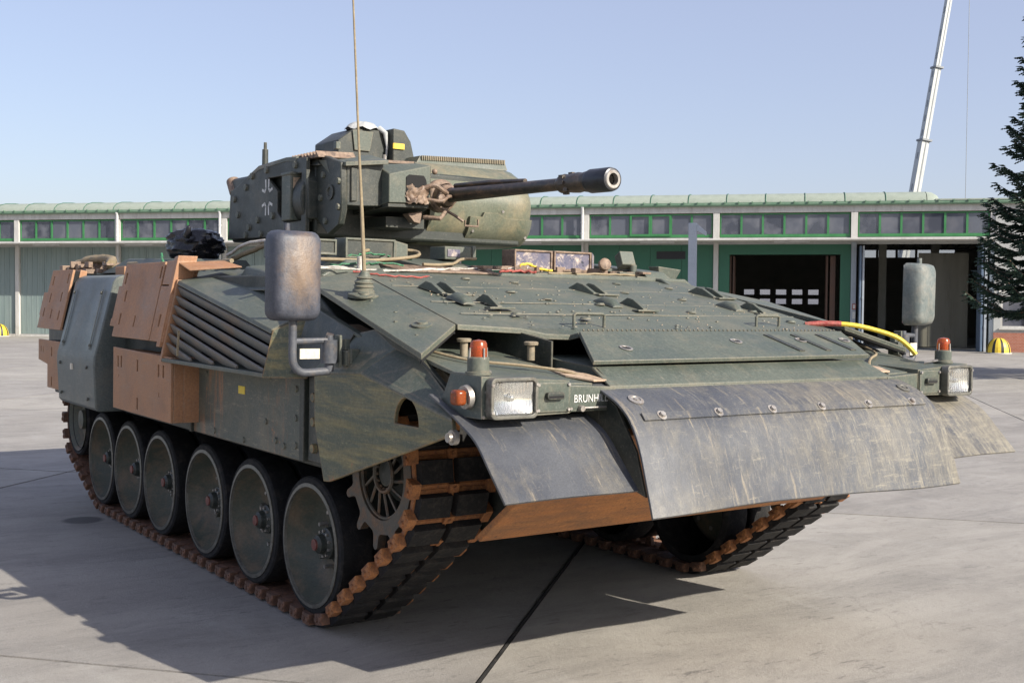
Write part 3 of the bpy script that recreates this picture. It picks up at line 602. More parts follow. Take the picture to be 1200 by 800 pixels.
# ================================================================== the armoured vehicle
ifv = empty('infantry_fighting_vehicle', 'dark green tracked armoured fighting vehicle with brown side modules, long gun and rubber front flaps', 'armoured vehicle')
def mirrored(g):
    h = G(); h.v = [(x, -y, z) for x, y, z in g.v]; h.f = g.f; h.m = g.m; return h
def both(name, build, mats, parent=None, bevel=0, sharp=35, **k):
    out = []
    for sg in (-1, 1):
        g = build(); out.append(obj(name, g if sg < 0 else mirrored(g), mats, (parent[(sg + 1) // 2] if isinstance(parent, list) else parent) or ifv, bevel, sharp, **k))
    return out
def zg(x): return 1.82 + .2 * (2.5 - x)
def bolts(g, pts, nrm, r=.016, h=.014, n=6, mi=0):
    nrm = V(nrm).normalized()
    for p in pts: p = V(p); g.cyl(p - nrm * .002, p + nrm * h, r, r * .85, n, mi)
    return g

# ---- hull
g = G(); prof = [(-4.75, 1.0), (-4.6, .62), (-4.2, .46), (1.35, .52), (2.27, .76), (2.95, 1.30), (2.9, 1.55), (2.0, 1.62), (-4.8, 1.62)]
g.prism([(x, -1.05, z) for x, z in prof], (0, 2.10, 0)); hull = obj('hull', g, 'green_dark', ifv, .01)
g = G(); prof = [(-4.85, 1.0), (1.35, 1.0), (1.9, 1.55), (.95, 2.06), (.84, 2.12), (-4.85, 2.12)]
g.prism([(x, -1.66, z) for x, z in prof], (0, 3.32, 0)); obj('sponson_body', g, 'green_dark', ifv, .01)
g = G(); g.prism([(2.285, -1.33, .745), (2.92, -1.30, 1.24), (2.92, -1.05, 1.24), (3.07, -1.05, 1.36), (3.07, 1.05, 1.36), (2.92, 1.05, 1.24), (2.92, 1.30, 1.24), (2.285, 1.33, .745)], (-.025, 0, .03))
obj('belly_plate', g, 'orange', ifv, .006)
# rear roof deck with sloping edges
g = G(); g.prism([(-4.85, -1.70, 2.02), (-4.85, -1.45, 2.17), (-4.85, 1.45, 2.17), (-4.85, 1.70, 2.02)], (5.70, 0, 0)); obj('roof_deck', g, 'green', ifv, .012)

# ---- running gear: one of each, then copies that share mesh data
YO, XO = .27, .15        # the far running gear stands a little further out
WX = [-3.528, -2.735, -1.927, -.944, -.073, .827]; WZ = .49; ZR = .37
def wheel_meshes():
    o, ax = (0, 0, 0), (0, 1, 0); d = {}
    g = G(); g.lathe([(.375, -.005), (.405, .0), (.415, .012), (.415, .19), (.405, .205), (.37, .205), (.37, .24), (.405, .24), (.415, .255), (.415, .44), (.40, .45), (.36, .45), (.36, .02), (.375, -.005)], o, ax, 48)
    d['tyre'] = mesh_of('tyre', g, 'rubber')
    g = G(); g.lathe([(.372, .02), (.372, -.008), (.352, -.008), (.345, .02), (.30, .13), (.24, .185), (.13, .20), (.0, .20)], o, ax, 48); d['rim'] = mesh_of('rim', g, ['wheel'])
    g = G(); g.lathe([(.375, -.010), (.352, -.014), (.349, .004)], o, ax, 48); d['rim_edge'] = mesh_of('rim_edge', g, 'wheel_rim')
    g = G(); g.lathe([(.13, .20), (.125, .165), (.10, .155), (.095, .10), (.062, .08), (.055, .045), (.036, .030), (.0, .030)], o, ax, 20)
    d['hub'] = mesh_of('hub', g, 'green_dark')
    g = G(); g.lathe([(.036, .032), (.034, .020), (.0, .018)], o, ax, 14); d['hub_cap'] = mesh_of('hub_cap', g, 'red_hub')
    g = G()
    for k in range(8): a = 2 * pi * k / 8; g.cyl((.185 * cos(a), .20, .185 * sin(a)), (.185 * cos(a), .135, .185 * sin(a)), .016, .013, 6)
    for k in range(10): a = 2 * pi * k / 10; g.cyl((.078 * cos(a), .10, .078 * sin(a)), (.078 * cos(a), .078, .078 * sin(a)), .009, .009, 6)
    d['wheel_bolts'] = mesh_of('wheel_bolts', g, 'steel')
    g = G()
    for k in range(3):
        rings = []
        for q in range(9): a = 2 * pi * k / 3 + (q - 4) * .085; rings.append([(r * cos(a), y, r * sin(a)) for r, y in ((.15, .196), (.15, .150), (.225, .150), (.225, .190))])
        g.loft(rings)
    d['clamp_plate'] = mesh_of('clamp_plate', g, 'wheel_rim'); return d
WM = wheel_meshes()
def put_wheel(x, z, sg, s=1.0, tilt=0):
    r = link('road_wheel', WM['tyre'], ifv); r.location = (x + (XO if sg > 0 else 0), -1.575 if sg < 0 else 1.575 + YO, z)
    r.rotation_euler = (0, tilt, 0 if sg < 0 else pi); r.scale = (s, 1, s)
    for k in ('rim', 'rim_edge', 'hub', 'hub_cap', 'clamp_plate', 'wheel_bolts'):
        c = link(k, WM[k], r)
        if k in ('wheel_bolts', 'clamp_plate'): c['kind'] = 'stuff'
for sg in (-1, 1):
    for i, x in enumerate(WX): put_wheel(x, WZ, sg, 1, random.uniform(0, 6))
# idler: smaller disc wheel
g = G(); g.lathe([(.33, 0), (.345, .02), (.345, .42), (.33, .44), (.28, .44), (.27, .03), (.33, 0)], (0, 0, 0), (0, 1, 0), 40); im_t = mesh_of('idler_tyre', g, 'rubber')
g = G(); g.lathe([(.30, .0), (.28, .02), (.22, .10), (.10, .12), (.09, .03), (.0, .02)], (0, 0, 0), (0, 1, 0), 40); im_r = mesh_of('idler_rim', g, 'wheel')
# sprocket
def sprocket_meshes():
    d = {}; pts = []
    nt_ = 12
    for k in range(nt_):
        a = 2 * pi * k / nt_
        for da, r in ((-.13, .335), (-.085, .35), (-.055, .415), (-.02, .43), (.02, .43), (.055, .415), (.085, .35), (.13, .335)): pts.append((r * cos(a + da), r * sin(a + da)))
    g = G(); hole = disc(0, 0, .255, 40)
    g.holed(pts, [hole], (0, 0, 0), (1, 0, 0), (0, 0, 1), (0, .05, 0)); g.holed(pts, [hole], (0, .34, 0), (1, 0, 0), (0, 0, 1), (0, .05, 0)); d['tooth_ring'] = mesh_of('tooth_ring', g, 'sprocket_steel')
    g = G(); g.lathe([(.30, .05), (.30, .34)], (0, 0, 0), (0, 1, 0), 36); g.lathe([(.26, .34), (.26, .05)], (0, 0, 0), (0, 1, 0), 36); d['drum'] = mesh_of('drum', g, 'green_dark')
    g = G()
    g.tube([(.245 * cos(2 * pi * k / 40), .02, .245 * sin(2 * pi * k / 40)) for k in range(41)], .010, 6)
    g.tube([(.10 * cos(2 * pi * k / 24), .02, .10 * sin(2 * pi * k / 24)) for k in range(25)], .012, 6)
    for k in range(14):
        a = 2 * pi * k / 14; g.tube([(r * cos(a + w__), .02 + .01, r * sin(a + w__)) for r, w__ in ((.08, -.25), (.13, -.1), (.19, .02), (.25, .08))], .009, 5)
    d['spokes'] = mesh_of('spokes', g, 'sprocket_steel')
    g = G(); g.lathe([(.20, .20), (.16, .12), (.075, .09), (.07, .03), (.0, .02)], (0, 0, 0), (0, 1, 0), 24); d['hub'] = mesh_of('sprocket_hub', g, 'green_dark'); return d
SM = sprocket_meshes(); SPX, SPZ = 1.60, 1.02
for sg in (-1, 1):
    r = link('drive_sprocket', SM['drum'], ifv); r.location = (SPX + (XO if sg > 0 else 0), 1.53 * sg + (YO if sg > 0 else 0), SPZ); r.rotation_euler = (0, .12, 0 if sg < 0 else pi)
    for k in ('tooth_ring', 'spokes', 'hub'): link(k, SM[k], r)
    r = link('idler_wheel', im_t, ifv); r.location = (-4.40 + (XO if sg > 0 else 0), 1.56 * sg + (YO if sg > 0 else 0), .76); r.rotation_euler = (0, 0, 0 if sg < 0 else pi); link('idler_rim', im_r, r)
# swing arms
for sg in (-1, 1):
    for x in WX:
        g = G(); g.obox((x - .18 + (XO if sg > 0 else 0), sg * 1.10 + (YO if sg > 0 else 0), .56), (.22, 0, .08), (0, .04, 0), (-.02, 0, .06)); obj('swing_arm', g, 'green_dark', ifv, .01)
# track path: convex belt round the circles, sampled by arc length
circ = [(-4.40, .76, .385), (-3.528, .49, .452), (.827, .49, .452), (SPX, SPZ, .435)]
pts = []
for cx, cz, r in circ:
    for k in range(160): a = 2 * pi * k / 160; pts.append((cx + r * cos(a), cz + r * sin(a)))
def hull2(P):
    P = sorted(set(P)); 
    def half(P):
        h = []
        for p in P:
            while len(h) > 1 and (h[-1][0] - h[-2][0]) * (p[1] - h[-2][1]) - (h[-1][1] - h[-2][1]) * (p[0] - h[-2][0]) <= 0: h.pop()
            h.append(p)
        return h
    a, b = half(P), half(P[::-1]); return a[:-1] + b[:-1]
belt = hull2(pts); L_ = 0; seg = []
for i in range(len(belt)): a, b = belt[i], belt[(i + 1) % len(belt)]; d = math.dist(a, b); seg.append((L_, d, a, b)); L_ += d
NL = int(L_ / .178); PITCH = L_ / NL
def at(s):
    s %= L_
    for l, d, a, b in seg:
        if s <= l + d: t = (s - l) / d if d else 0; return (a[0] + (b[0] - a[0]) * t, a[1] + (b[1] - a[1]) * t)
    return belt[0]
def link_mesh(metal):
    # local: x along track, y across (outer end negative), z outward of the loop
    g = G(); P = PITCH
    for y0, y1 in ((-.215, -.015), (.015, .215)):
        g.hexa([(-P * .36, y0, -.004), (P * .36, y0, -.004), (P * .36, y1, -.004), (-P * .36, y1, -.004), (-P * .34, y0 + .004, .048), (P * .34, y0 + .004, .048), (P * .34, y1 - .004, .048), (-P * .34, y1 - .004, .048)], 1)
    g.box(-P * .42, P * .42, -.225, .225, -.030, -.002, 0)
    g.tube([(-P * .40, -.24, -.012), (-P * .40, .24, -.012)], .021, 8, 0)
    g.tube([(P * .40, -.24, -.012), (P * .40, .24, -.012)], .021, 8, 0)
    for s in (-1, 1):      # end connectors, two bosses and a waist
        g.hexa([(P * .22, s * .238 - .028, -.042), (P * .78, s * .238 - .028, -.042), (P * .78, s * .238 + .028, -.042), (P * .22, s * .238 + .028, -.042),
                (P * .27, s * .238 - .028, .024), (P * .73, s * .238 - .028, .024), (P * .73, s * .238 + .028, .024), (P * .27, s * .238 + .028, .024)], 0)
        for q in (.36, .64): g.cyl((P * q, s * .264, -.008), (P * q, s * .275, -.008), .021, .016, 8, 0)
    g.box(P * .36, P * .64, -.03, .03, -.045, .02, 0); g.cyl((P * .5, 0, .02), (P * .5, 0, .032), .014, .012, 6, 0)
    g.hexa([(-.045, -.022, -.03), (.045, -.022, -.03), (.045, .022, -.03), (-.045, .022, -.03), (-.02, -.010, -.10), (.02, -.010, -.10), (.02, .010, -.10), (-.02, .010, -.10)], 0)
    return mesh_of('track_link', g, [metal, 'rubber'])
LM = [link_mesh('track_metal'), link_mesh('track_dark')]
for sg in (-1, 1):
    tr = empty('track', '', '', loc=(XO if sg > 0 else 0, 1.335 * sg + (YO if sg > 0 else 0), 0)); tr.parent = ifv; del tr['label']; del tr['category']
    for k in range(NL):
        a, b = at(k * PITCH), at((k + 1) * PITCH); dx, dz = b[0] - a[0], b[1] - a[1]; n_ = math.hypot(dx, dz); dx /= n_; dz /= n_
        cx, cz = (a[0] + b[0]) / 2, (a[1] + b[1]) / 2
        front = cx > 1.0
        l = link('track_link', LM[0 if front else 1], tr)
        # belt runs counter-clockwise in (x,z): outward normal is (dz,-dx)
        o_ = V((dz, 0, -dx)); X = V((dx, 0, dz)); Y = o_.cross(X)
        l.matrix_local = Matrix(((X.x, Y.x, o_.x, cx), (X.y, Y.y, o_.y, 0), (X.z, Y.z, o_.z, cz), (0, 0, 0, 1)))

# ---- skirts and side modules (both sides)
def slot(x, z, w_=.036, h=.088): return [(x - w_ / 2, z - h / 2), (x + w_ / 2, z - h / 2), (x + w_ / 2, z + h / 2), (x - w_ / 2, z + h / 2)]
def b_skirt():
    g = G(); g.box(-.70, 1.04, -1.75, -1.72, 1.035, 1.56); return g
sk = both('side_skirt', b_skirt, 'green_skirt', bevel=.006)
both('skirt_bolts', lambda: bolts(G(), [(x, -1.75, z) for x, z in ((.98, 1.12), (.82, 1.10), (.98, 1.28), (.98, 1.45), (-.62, 1.12), (-.62, 1.3), (-.62, 1.46), (.70, 1.12), (-.3, 1.08), (.2, 1.07), (-.45, 1.45), (.6, 1.5), (.55, 1.22))], (0, -1, 0), .022, .010, 10), 'green', sk, kind='stuff')
def b_label(): g = G(); g.box(-.05 + .16, .055 + .16, -1.753, -1.7505, 1.36, 1.41); return g
obj('sticker', b_label(), 'yellow', sk[0])
both('skirt_post', lambda: G().box(-.735, -.70, -1.77, -1.68, 1.03, 1.56), 'green_dark', bevel=.005)
both('skirt_post', lambda: G().box(1.04, 1.10, -1.76, -1.66, 1.04, 1.56), 'green_dark', bevel=.005)
both('post_plate', lambda: G().box(1.125, 1.42, -1.74, -1.70, 1.05, 1.56), 'green_dark', bevel=.005)
both('post_bolts', lambda: bolts(G(), [(1.22, -1.74, z) for z in (1.13, 1.28, 1.42)] + [(1.36, -1.74, 1.13), (1.34, -1.74, 1.38)], (0, -1, 0), .03, .025, 8), 'green_side', kind='stuff')
def b_back(): g = G(); g.box(-4.8, -.62, -1.73, -1.66, 1.10, 2.0); return g
both('side_wall', b_back, 'green_dark')
def b_low():
    g = G(); g.holed([(-1.92, 1.105), (-.60, 1.105), (-.60, 1.555), (-1.92, 1.575)], [slot(-1.80, 1.47), slot(-1.72, 1.47), slot(-1.33, 1.46), slot(-.86, 1.45), slot(-.76, 1.45), slot(-1.33, 1.18), slot(-.85, 1.28, .015, .03), slot(-1.78, 1.36, .01, .02)], (0, -1.95, 0), (1, 0, 0), (0, 0, 1), (0, .02, 0))
    g.box(-1.91, -.61, -1.928, -1.86, 1.115, 1.55, 1); g.box(-1.92, -.60, -1.86, -1.74, 1.105, 1.555); g.box(-.625, -.60, -1.929, -1.86, 1.106, 1.554, 0); g.box(-1.92, -1.90, -1.929, -1.86, 1.106, 1.554, 0); return g
both('lower_armour_module', b_low, ['brown', 'darkhole'], bevel=.004)
def lean(z): return -1.95 + .12 * (z - 1.655) / .565
def tilted(pts2, holes, y_off, th, g, mi=0):
    # plate in the leaning plane: u = x, v = slope distance
    sl_ = math.hypot(.565, .12); g.holed(pts2, holes, (0, -1.95 - y_off, 1.655), (1, 0, 0), (0, .12 / sl_, .565 / sl_), (0, th * .565 / sl_, -th * .12 / sl_), mi); return g
def b_up():
    g = G(); tilted([(-1.97, 0), (-1.08, 0), (-1.08, .58), (-1.99, .575), (-1.99, .40), (-2.06, .40), (-2.06, .14), (-2.08, .14), (-2.08, .08), (-1.97, .08)],
                    [slot(-1.86, .14), slot(-1.5, .13, .03, .085), slot(-1.84, .32), slot(-1.92, .46), slot(-1.13, .5)], 0, .02, g)
    tilted([(-1.96, .01), (-1.09, .01), (-1.09, .57), (-1.98, .565)], [], -.022, .07, g, 1)
    tilted([(-1.05, 0), (-.78, 0), (-.78, .34), (-.86, .34), (-.86, .40), (-1.05, .40)], [slot(-.93, .15)], .004, .09, g)
    tilted([(-2.0, .0), (-.80, .0), (-.80, .575), (-2.0, .575)], [], -.095, .06, g)
    tilted([(-1.045, .41), (-.90, .41), (-.90, .585), (-1.045, .585)], [], .0, .09, g); return g
both('upper_armour_module', b_up, ['brown', 'darkhole'], bevel=.004)
def b_fin():   # upright brown bracket between module and grille
    g = G(); g.prism([(-.86, -1.97, 1.62), (-.79, -1.97, 1.62), (-.78, -1.84, 2.26), (-.86, -1.84, 2.25)], (0, .14, 0)); g.prism([(-.79, -1.84, 2.215), (-.79, -1.50, 2.235), (-.42, -1.52, 2.19), (-.66, -1.80, 2.16)], (0, 0, -.012)); return g
both('module_bracket', b_fin, 'brown', bevel=.005)
def yz(pts, x0, x1, g, mi=0): return g.prism([(x0, y, z) for y, z in pts], (x1 - x0, 0, 0), mi)
gm = [(-1.72, 1.03), (-1.94, 1.03), (-1.965, 1.06), (-1.985, 1.40), (-1.98, 1.47), (-1.95, 1.58), (-1.83, 2.08), (-1.80, 2.12), (-1.75, 2.14), (-1.60, 2.14)]
both('curved_side_module', lambda: yz(gm, -3.48, -2.34, G()), 'green_module', bevel=.012, sharp=28)
for x_ in (-3.34, -2.52):
    both('module_strip', lambda: G().prism([(x_ - .016, -1.972, 1.53), (x_ + .016, -1.972, 1.53), (x_ + .016, -1.858, 2.02), (x_ - .016, -1.858, 2.02)], (0, -.006, -.001)), 'green_module')
    both('module_bolts', lambda: bolts(G(), [(x_, -1.962, 1.56), (x_, -1.868, 1.99), (x_, -1.975, 1.12), (x_, -1.988, 1.38)], (0, -1, .2), .015, .012), 'green_dark', kind='stuff')
both('module_tag', lambda: G().box(-3.0, -2.95, -1.995, -1.980, 1.34, 1.39), 'cream')
def b_rl():
    g = G(); g.holed([(-3.95, 1.12), (-3.52, 1.12), (-3.52, 1.55), (-4.28, 1.55), (-4.28, 1.36), (-3.95, 1.33)], [slot(-4.18, 1.46, .02, .06), slot(-4.1, 1.46, .02, .06), slot(-3.8, 1.45), slot(-3.8, 1.18)], (0, -1.95, 0), (1, 0, 0), (0, 0, 1), (0, .02, 0))
    g.box(-4.27, -3.53, -1.928, -1.75, 1.35, 1.54, 1); g.box(-3.94, -3.53, -1.928, -1.75, 1.13, 1.35, 1); return g
both('rear_lower_module', b_rl, ['brown', 'darkhole'], bevel=.003)
def b_ru():
    g = G(); tilted([(-4.34, .0), (-3.52, .0), (-3.52, .55), (-4.22, .55), (-4.24, .34), (-4.37, .34), (-4.37, .12), (-4.34, .12)], [slot(-4.22, .15), slot(-3.95, .14), slot(-3.68, .13), slot(-4.1, .29), slot(-3.72, .30), slot(-4.12, .45), slot(-3.62, .47)], 0, .02, g)
    tilted([(-4.33, .01), (-3.53, .01), (-3.53, .54), (-4.2, .54)], [], -.022, .04, g, 1); tilted([(-4.33, 0), (-3.52, 0), (-3.52, .55), (-4.2, .55)], [], -.065, .06, g); return g
both('rear_upper_module', b_ru, ['brown', 'darkhole'], bevel=.003)
# grey-green slatted air outlet
GX0, GX1, GZ0 = -.76, .98, 1.545
def gy(z): return -1.96 + .11 * (z - 1.545) / .555
def gtop(x): return 2.085 - .165 * (x - GX0)
def b_gtop():
    g = G()
    g.hexa([(GX0, gy(2.07), gtop(GX0) - .03), (GX1, gy(1.78), gtop(GX1) - .03), (GX1 + .05, -1.56, 1.93), (GX0, -1.40, 2.15), (GX0, gy(2.1), gtop(GX0)), (GX1, gy(1.80), gtop(GX1)), (GX1 + .05, -1.56, 1.96), (GX0, -1.40, 2.18)])
    g.hexa([(GX0, -1.965, 1.52), (GX1, -1.965, 1.52), (GX1, -1.70, 1.52), (GX0, -1.70, 1.52), (GX0, -1.965, 1.545), (GX1, -1.965, 1.545), (GX1, -1.70, 1.545), (GX0, -1.70, 1.545)]); return g
gr = both('air_outlet', b_gtop, 'green', bevel=.004)
def b_gback(): g = G(); g.prism([(GX0, -1.74, 1.54), (GX1, -1.74, 1.54), (GX1, -1.70, 1.78), (GX0, -1.62, 2.08)], (0, .03, 0)); return g
both('duct_back', b_gback, 'darkhole', gr)
def b_gend():
    g = G(); g.prism([(GX1, -1.965, 1.52), (GX1 + .16, -1.76, 1.52), (GX1 + .14, -1.56, 1.93), (GX1 + .02, gy(1.8), gtop(GX1) - .002)], (-.02, .012, 0)); return g
both('end_plate', b_gend, 'green_side', gr)
both('end_frame', lambda: G().prism([(GX0 - .02, -1.97, 1.52), (GX0 + .01, -1.97, 1.52), (GX0 + .01, gy(2.1) - .004, 2.09), (GX0 - .02, gy(2.1) - .004, 2.09)], (0, .10, 0)), 'brown', gr)
for sg in (-1, 1):
    for k in range(8):
        off = .045 + .065 * k; g = G()
        xe = min(GX1, GX0 + (gtop(GX0) - off - 1.562) / .165)
        if xe - GX0 < .15: continue
        rings = []
        for q in range(13):
            xx = GX0 + (xe - GX0) * q / 12; zz = gtop(GX0) - off - .165 * (xx - GX0); hh = min(.058, zz - 1.550); kk = hh / .058
            rings.append([(xx, gy(zz) + .004, zz), (xx, gy(zz) + .016, zz + .006), (xx, gy(zz) + .016 + .026 * kk, zz - hh), (xx, gy(zz) + .002 + .030 * kk, zz - hh - .001)])
        g2 = G(); g2.loft(rings)
        obj('slat', g2 if sg < 0 else mirrored(g2), 'slat_paint', gr[(sg + 1) // 2], sharp=4)
g = G(); g.obox((-.42, -1.965, 1.66), (.006, 0, .002), (0, .006, 0), (.012, 0, .085)); obj('yellow_mark', g, 'khaki', gr[0])
# raised beveled box and seam plate on the shoulder
def b_sh1():
    g = G(); g.hexa([(-.45, -1.56, 2.06), (1.12, -1.66, 1.90), (1.05, -1.15, 2.10), (-.45, -1.15, 2.15), (-.40, -1.50, 2.19), (.95, -1.56, 2.06), (.90, -1.15, 2.17), (-.40, -1.15, 2.23)]); return g
both('shoulder_plate', b_sh1, 'green', bevel=.012)
def b_sh2():
    g = G(); g.hexa([(-.15, -1.40, 2.18), (.85, -1.44, 2.09), (.85, -1.1, 2.12), (-.15, -1.1, 2.18), (.05, -1.30, 2.29), (.75, -1.32, 2.22), (.75, -1.1, 2.22), (.05, -1.1, 2.29)]); return g
both('raised_cover', b_sh2, 'green', bevel=.012)

# ---- front fender side plate
def b_fend():
    g = G(); g.holed([(1.45, 1.30), (1.57, 1.0), (1.63, 1.005), (2.86, 1.385), (2.84, 1.45), (1.98, 1.605), (1.44, 1.575)], [[(2.44 + .115 * cos(a), 1.385 + .13 * sin(a)) for a in [pi * k / 14 for k in range(15)]]], (0, -1.86, 0), (1, 0, 0), (0, 0, 1), (0, .022, 0)); return g
fe = both('fender_plate', b_fend, 'green_side', bevel=.003)
def b_tub(): g = G(); g.box(2.28, 2.60, -1.84, -1.66, 1.36, 1.37); g.box(2.28, 2.60, -1.68, -1.66, 1.36, 1.56); return g
both('hole_lining', b_tub, 'orange', fe)
def b_ftop():
    g = G(); t = .014
    # outer slope, from the plate's edge up to the rail
    A = [(1.98, -1.862, 1.61), (2.85, -1.862, 1.452), (2.63, -1.755, 1.545), (2.36, -1.74, 1.70), (2.14, -1.74, 1.74)]
    g.prism(A, (0, .0, -t)); 
    B = [(1.42, -1.862, 1.58), (1.98, -1.862, 1.612), (2.14, -1.742, 1.742), (1.93, -1.745, 1.83), (1.58, -1.745, 1.78)]
    g.prism(B, (0, 0, -t)); return g
both('fender_top', b_ftop, 'green', bevel=.003)
def b_rail():
    g = G(); P = [(1.93, -1.735, 1.835), (2.36, -1.735, 1.705), (2.66, -1.735, 1.535)]
    for a, b in zip(P[:-1], P[1:]): g.hexa([(a[0], a[1] - .012, a[2] - .04), (b[0], b[1] - .012, b[2] - .04), (b[0], b[1] + .012, b[2] - .04), (a[0], a[1] + .012, a[2] - .04), (a[0], a[1] - .012, a[2] + .006), (b[0], b[1] - .012, b[2] + .006), (b[0], b[1] + .012, b[2] + .006), (a[0], a[1] + .012, a[2] + .006)])
    return g
both('fender_rail', b_rail, 'green_dark')
def b_rungs():
    g = G()
    for x, z in ((2.44, 1.65), (2.54, 1.59), (2.64, 1.53)): g.box(x - .015, x + .015, -1.72, -1.66, z - .03, z)
    g.hexa([(2.40, -1.67, 1.62), (2.72, -1.67, 1.46), (2.72, -1.655, 1.46), (2.40, -1.655, 1.62), (2.40, -1.67, 1.67), (2.72, -1.67, 1.51), (2.72, -1.655, 1.51), (2.40, -1.655, 1.67)]); return g
both('step_bracket', b_rungs, 'sand_green')
def b_out():    # sloping flank below the glacis edge
    g = G(); g.prism([(1.16, -1.755, 1.94), (1.72, -1.765, 1.80), (1.60, -1.85, 1.57), (1.10, -1.85, 1.55)], (0, .02, 0)); return g
fl = both('flank_plate', b_out, 'green_dark', bevel=.003)
both('flank_edge', lambda: G().prism([(1.10, -1.755, 1.955), (1.80, -1.765, 1.785), (1.80, -1.73, 1.79), (1.10, -1.72, 1.96)], (0, 0, -.02)), 'green', bevel=.004)
both('trough', lambda: G().prism([(1.05, -1.72, 1.90), (2.05, -1.72, 1.70), (2.05, -1.55, 1.70), (1.05, -1.55, 1.90)], (0, 0, -.03)), 'tan_metal')
g = G(); g.obox((1.47, -1.797, 1.745), (.035, .003, -.004), (0, .002, .001), (.004, .016, .045)); obj('sticker', g, 'tan_metal', fl[0])

# ---- glacis
T = .03
def gl(pts, t=T): # points on (x, y[, z]) dropped by t
    return [(p[0], p[1], p[2] if len(p) > 2 else zg(p[0])) for p in pts]
g = G(); C_ = gl([(.86, -1.29), (2.29, -1.485), (2.30, -1.10, 1.842), (2.36, -.98, 1.815), (2.37, -.83, 1.812), (2.43, -.82, 1.826), (2.46, 1.243), (.80, 1.41)])
g.prism(C_, (0, 0, -T)); gla = obj('glacis_plate', g, 'glacis', ifv, .004)
# hinge line and lower hinged plate
g = G(); g.prism([(2.45, -.83, 1.832), (2.47, 1.235, 1.835), (2.835, 1.045, 1.708), (2.835, -1.045, 1.700)], (-.008, 0, -.022))
lowp = obj('hinged_plate', g, 'green', ifv, .004)
g = G(); P = [V((2.445, -.80 + 2.0 * k / 60, 1.838)) for k in range(61)]
for p in P: g.ball(p, .007, 6, 3)
obj('hinge_beads', g, 'green', lowp, kind='stuff')
def pt_low(u, v):   # u across 0..1 (y- to y+), v down 0..1
    a = V((2.45, -.83, 1.834)).lerp(V((2.47, 1.235, 1.837)), u); b = V((2.835, -1.045, 1.702)).lerp(V((2.835, 1.045, 1.710)), u); return a.lerp(b, v)
nlow = V((.31, 0, 1)).normalized()
for u, v in ((.12, .62), (.52, .42), (.78, .40), (.965, .42)):
    g = G(); c = pt_low(u, v); g.lathe([(.036, 0), (.036, .004), (.026, .004), (.022, -.006), (0, -.006)], c, nlow, 18); g.cyl(c - nlow * .002, c + nlow * .001, .024, .024, 14, 1); obj('port', g, ['steel', 'darkhole'], lowp)
for u in (.70, .81, .915):
    c = pt_low(u, .5); g = G(); dv = (pt_low(u, 1) - pt_low(u, 0)); dv2 = V((dv.x, .06, dv.z)).normalized(); g.obox(c + nlow * .002, dv2 * .13, V((0, 1, 0)) * .022, nlow * .003); obj('louvre', g, 'green_dark', lowp)
def gside():
    g = G(); A = [(2.29, -1.497, 1.862), (2.52, -1.83, 1.728), (1.36, -1.765, 2.02), (.95, -1.68, 2.09), (.86, -1.305, 2.148)]
    g.prism(A, (0, 0, -T)); return g
gs = both('glacis_side_plate', gside, 'glacis', bevel=.003)
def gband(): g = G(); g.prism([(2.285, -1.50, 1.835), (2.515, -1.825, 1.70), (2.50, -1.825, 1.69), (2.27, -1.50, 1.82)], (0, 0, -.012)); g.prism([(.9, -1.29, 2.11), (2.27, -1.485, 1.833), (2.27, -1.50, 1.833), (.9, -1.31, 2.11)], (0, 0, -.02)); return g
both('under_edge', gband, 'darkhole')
# raised studs, weld lines and dots scattered on the glacis
g = G(); rnd = random.Random(5)
for _ in range(150):
    x, y = rnd.uniform(.95, 2.38), rnd.uniform(-1.25, 1.2); r = rnd.choice([.005, .007, .010, .012]); g.cyl((x, y, zg(x) - .003), (x, y, zg(x) + rnd.uniform(.002, .004)), r, r * .8, 8)
for _ in range(9):
    x = rnd.uniform(1.5, 2.4); y = -1.50 - rnd.uniform(.05, .22); z = zg(x) - (abs(y) - 1.49) * (.10 + .13 * (x - 1.3)); g.cyl((x, y, z - .02), (x, y, z - .004), .012, .010, 8)
obj('studs', g, 'green', gla, kind='stuff')
g = G()
for _ in range(60):
    x, y = rnd.uniform(1.0, 2.4), rnd.uniform(-1.2, 1.2); g.cyl((x, y, zg(x) - .002), (x, y, zg(x) + .0025), .004, .003, 6)
obj('bright_rivets', g, 'tan_metal', gla, kind='stuff')
for i, (x, y, h) in enumerate([(1.02, -.62, .012), (1.10, -.30, .01), (1.42, -.55, .010), (1.75, -.12, .012), (1.55, .75, .010), (1.95, .45, .012), (2.05, -.95, .012), (1.2, .20, .01), (1.15, 1.0, .01), (1.9, 1.05, .012), (1.35, .42, .008), (2.15, -.55, .012), (1.03, .62, .010), (2.2, 1.08, .014), (1.62, -.42, .008)]):
    g = G(); g.cyl((x, y, zg(x)), (x, y, zg(x) + h), .034, .026, 12); obj('plug', g, 'green', gla)
g = G()
for xx in (1.28, 1.72, 2.02): g.hexa([(xx, -1.3, zg(xx) - .002), (xx + .012, -1.3, zg(xx + .012) - .002), (xx + .012, 1.30, zg(xx + .012) - .002), (xx, 1.30, zg(xx) - .002), (xx, -1.3, zg(xx) + .0008), (xx + .01, -1.3, zg(xx + .01) + .0008), (xx + .01, 1.30, zg(xx + .01) + .0008), (xx, 1.30, zg(xx) + .0008)])
obj('weld_seam', g, 'glacis', gla, kind='stuff')
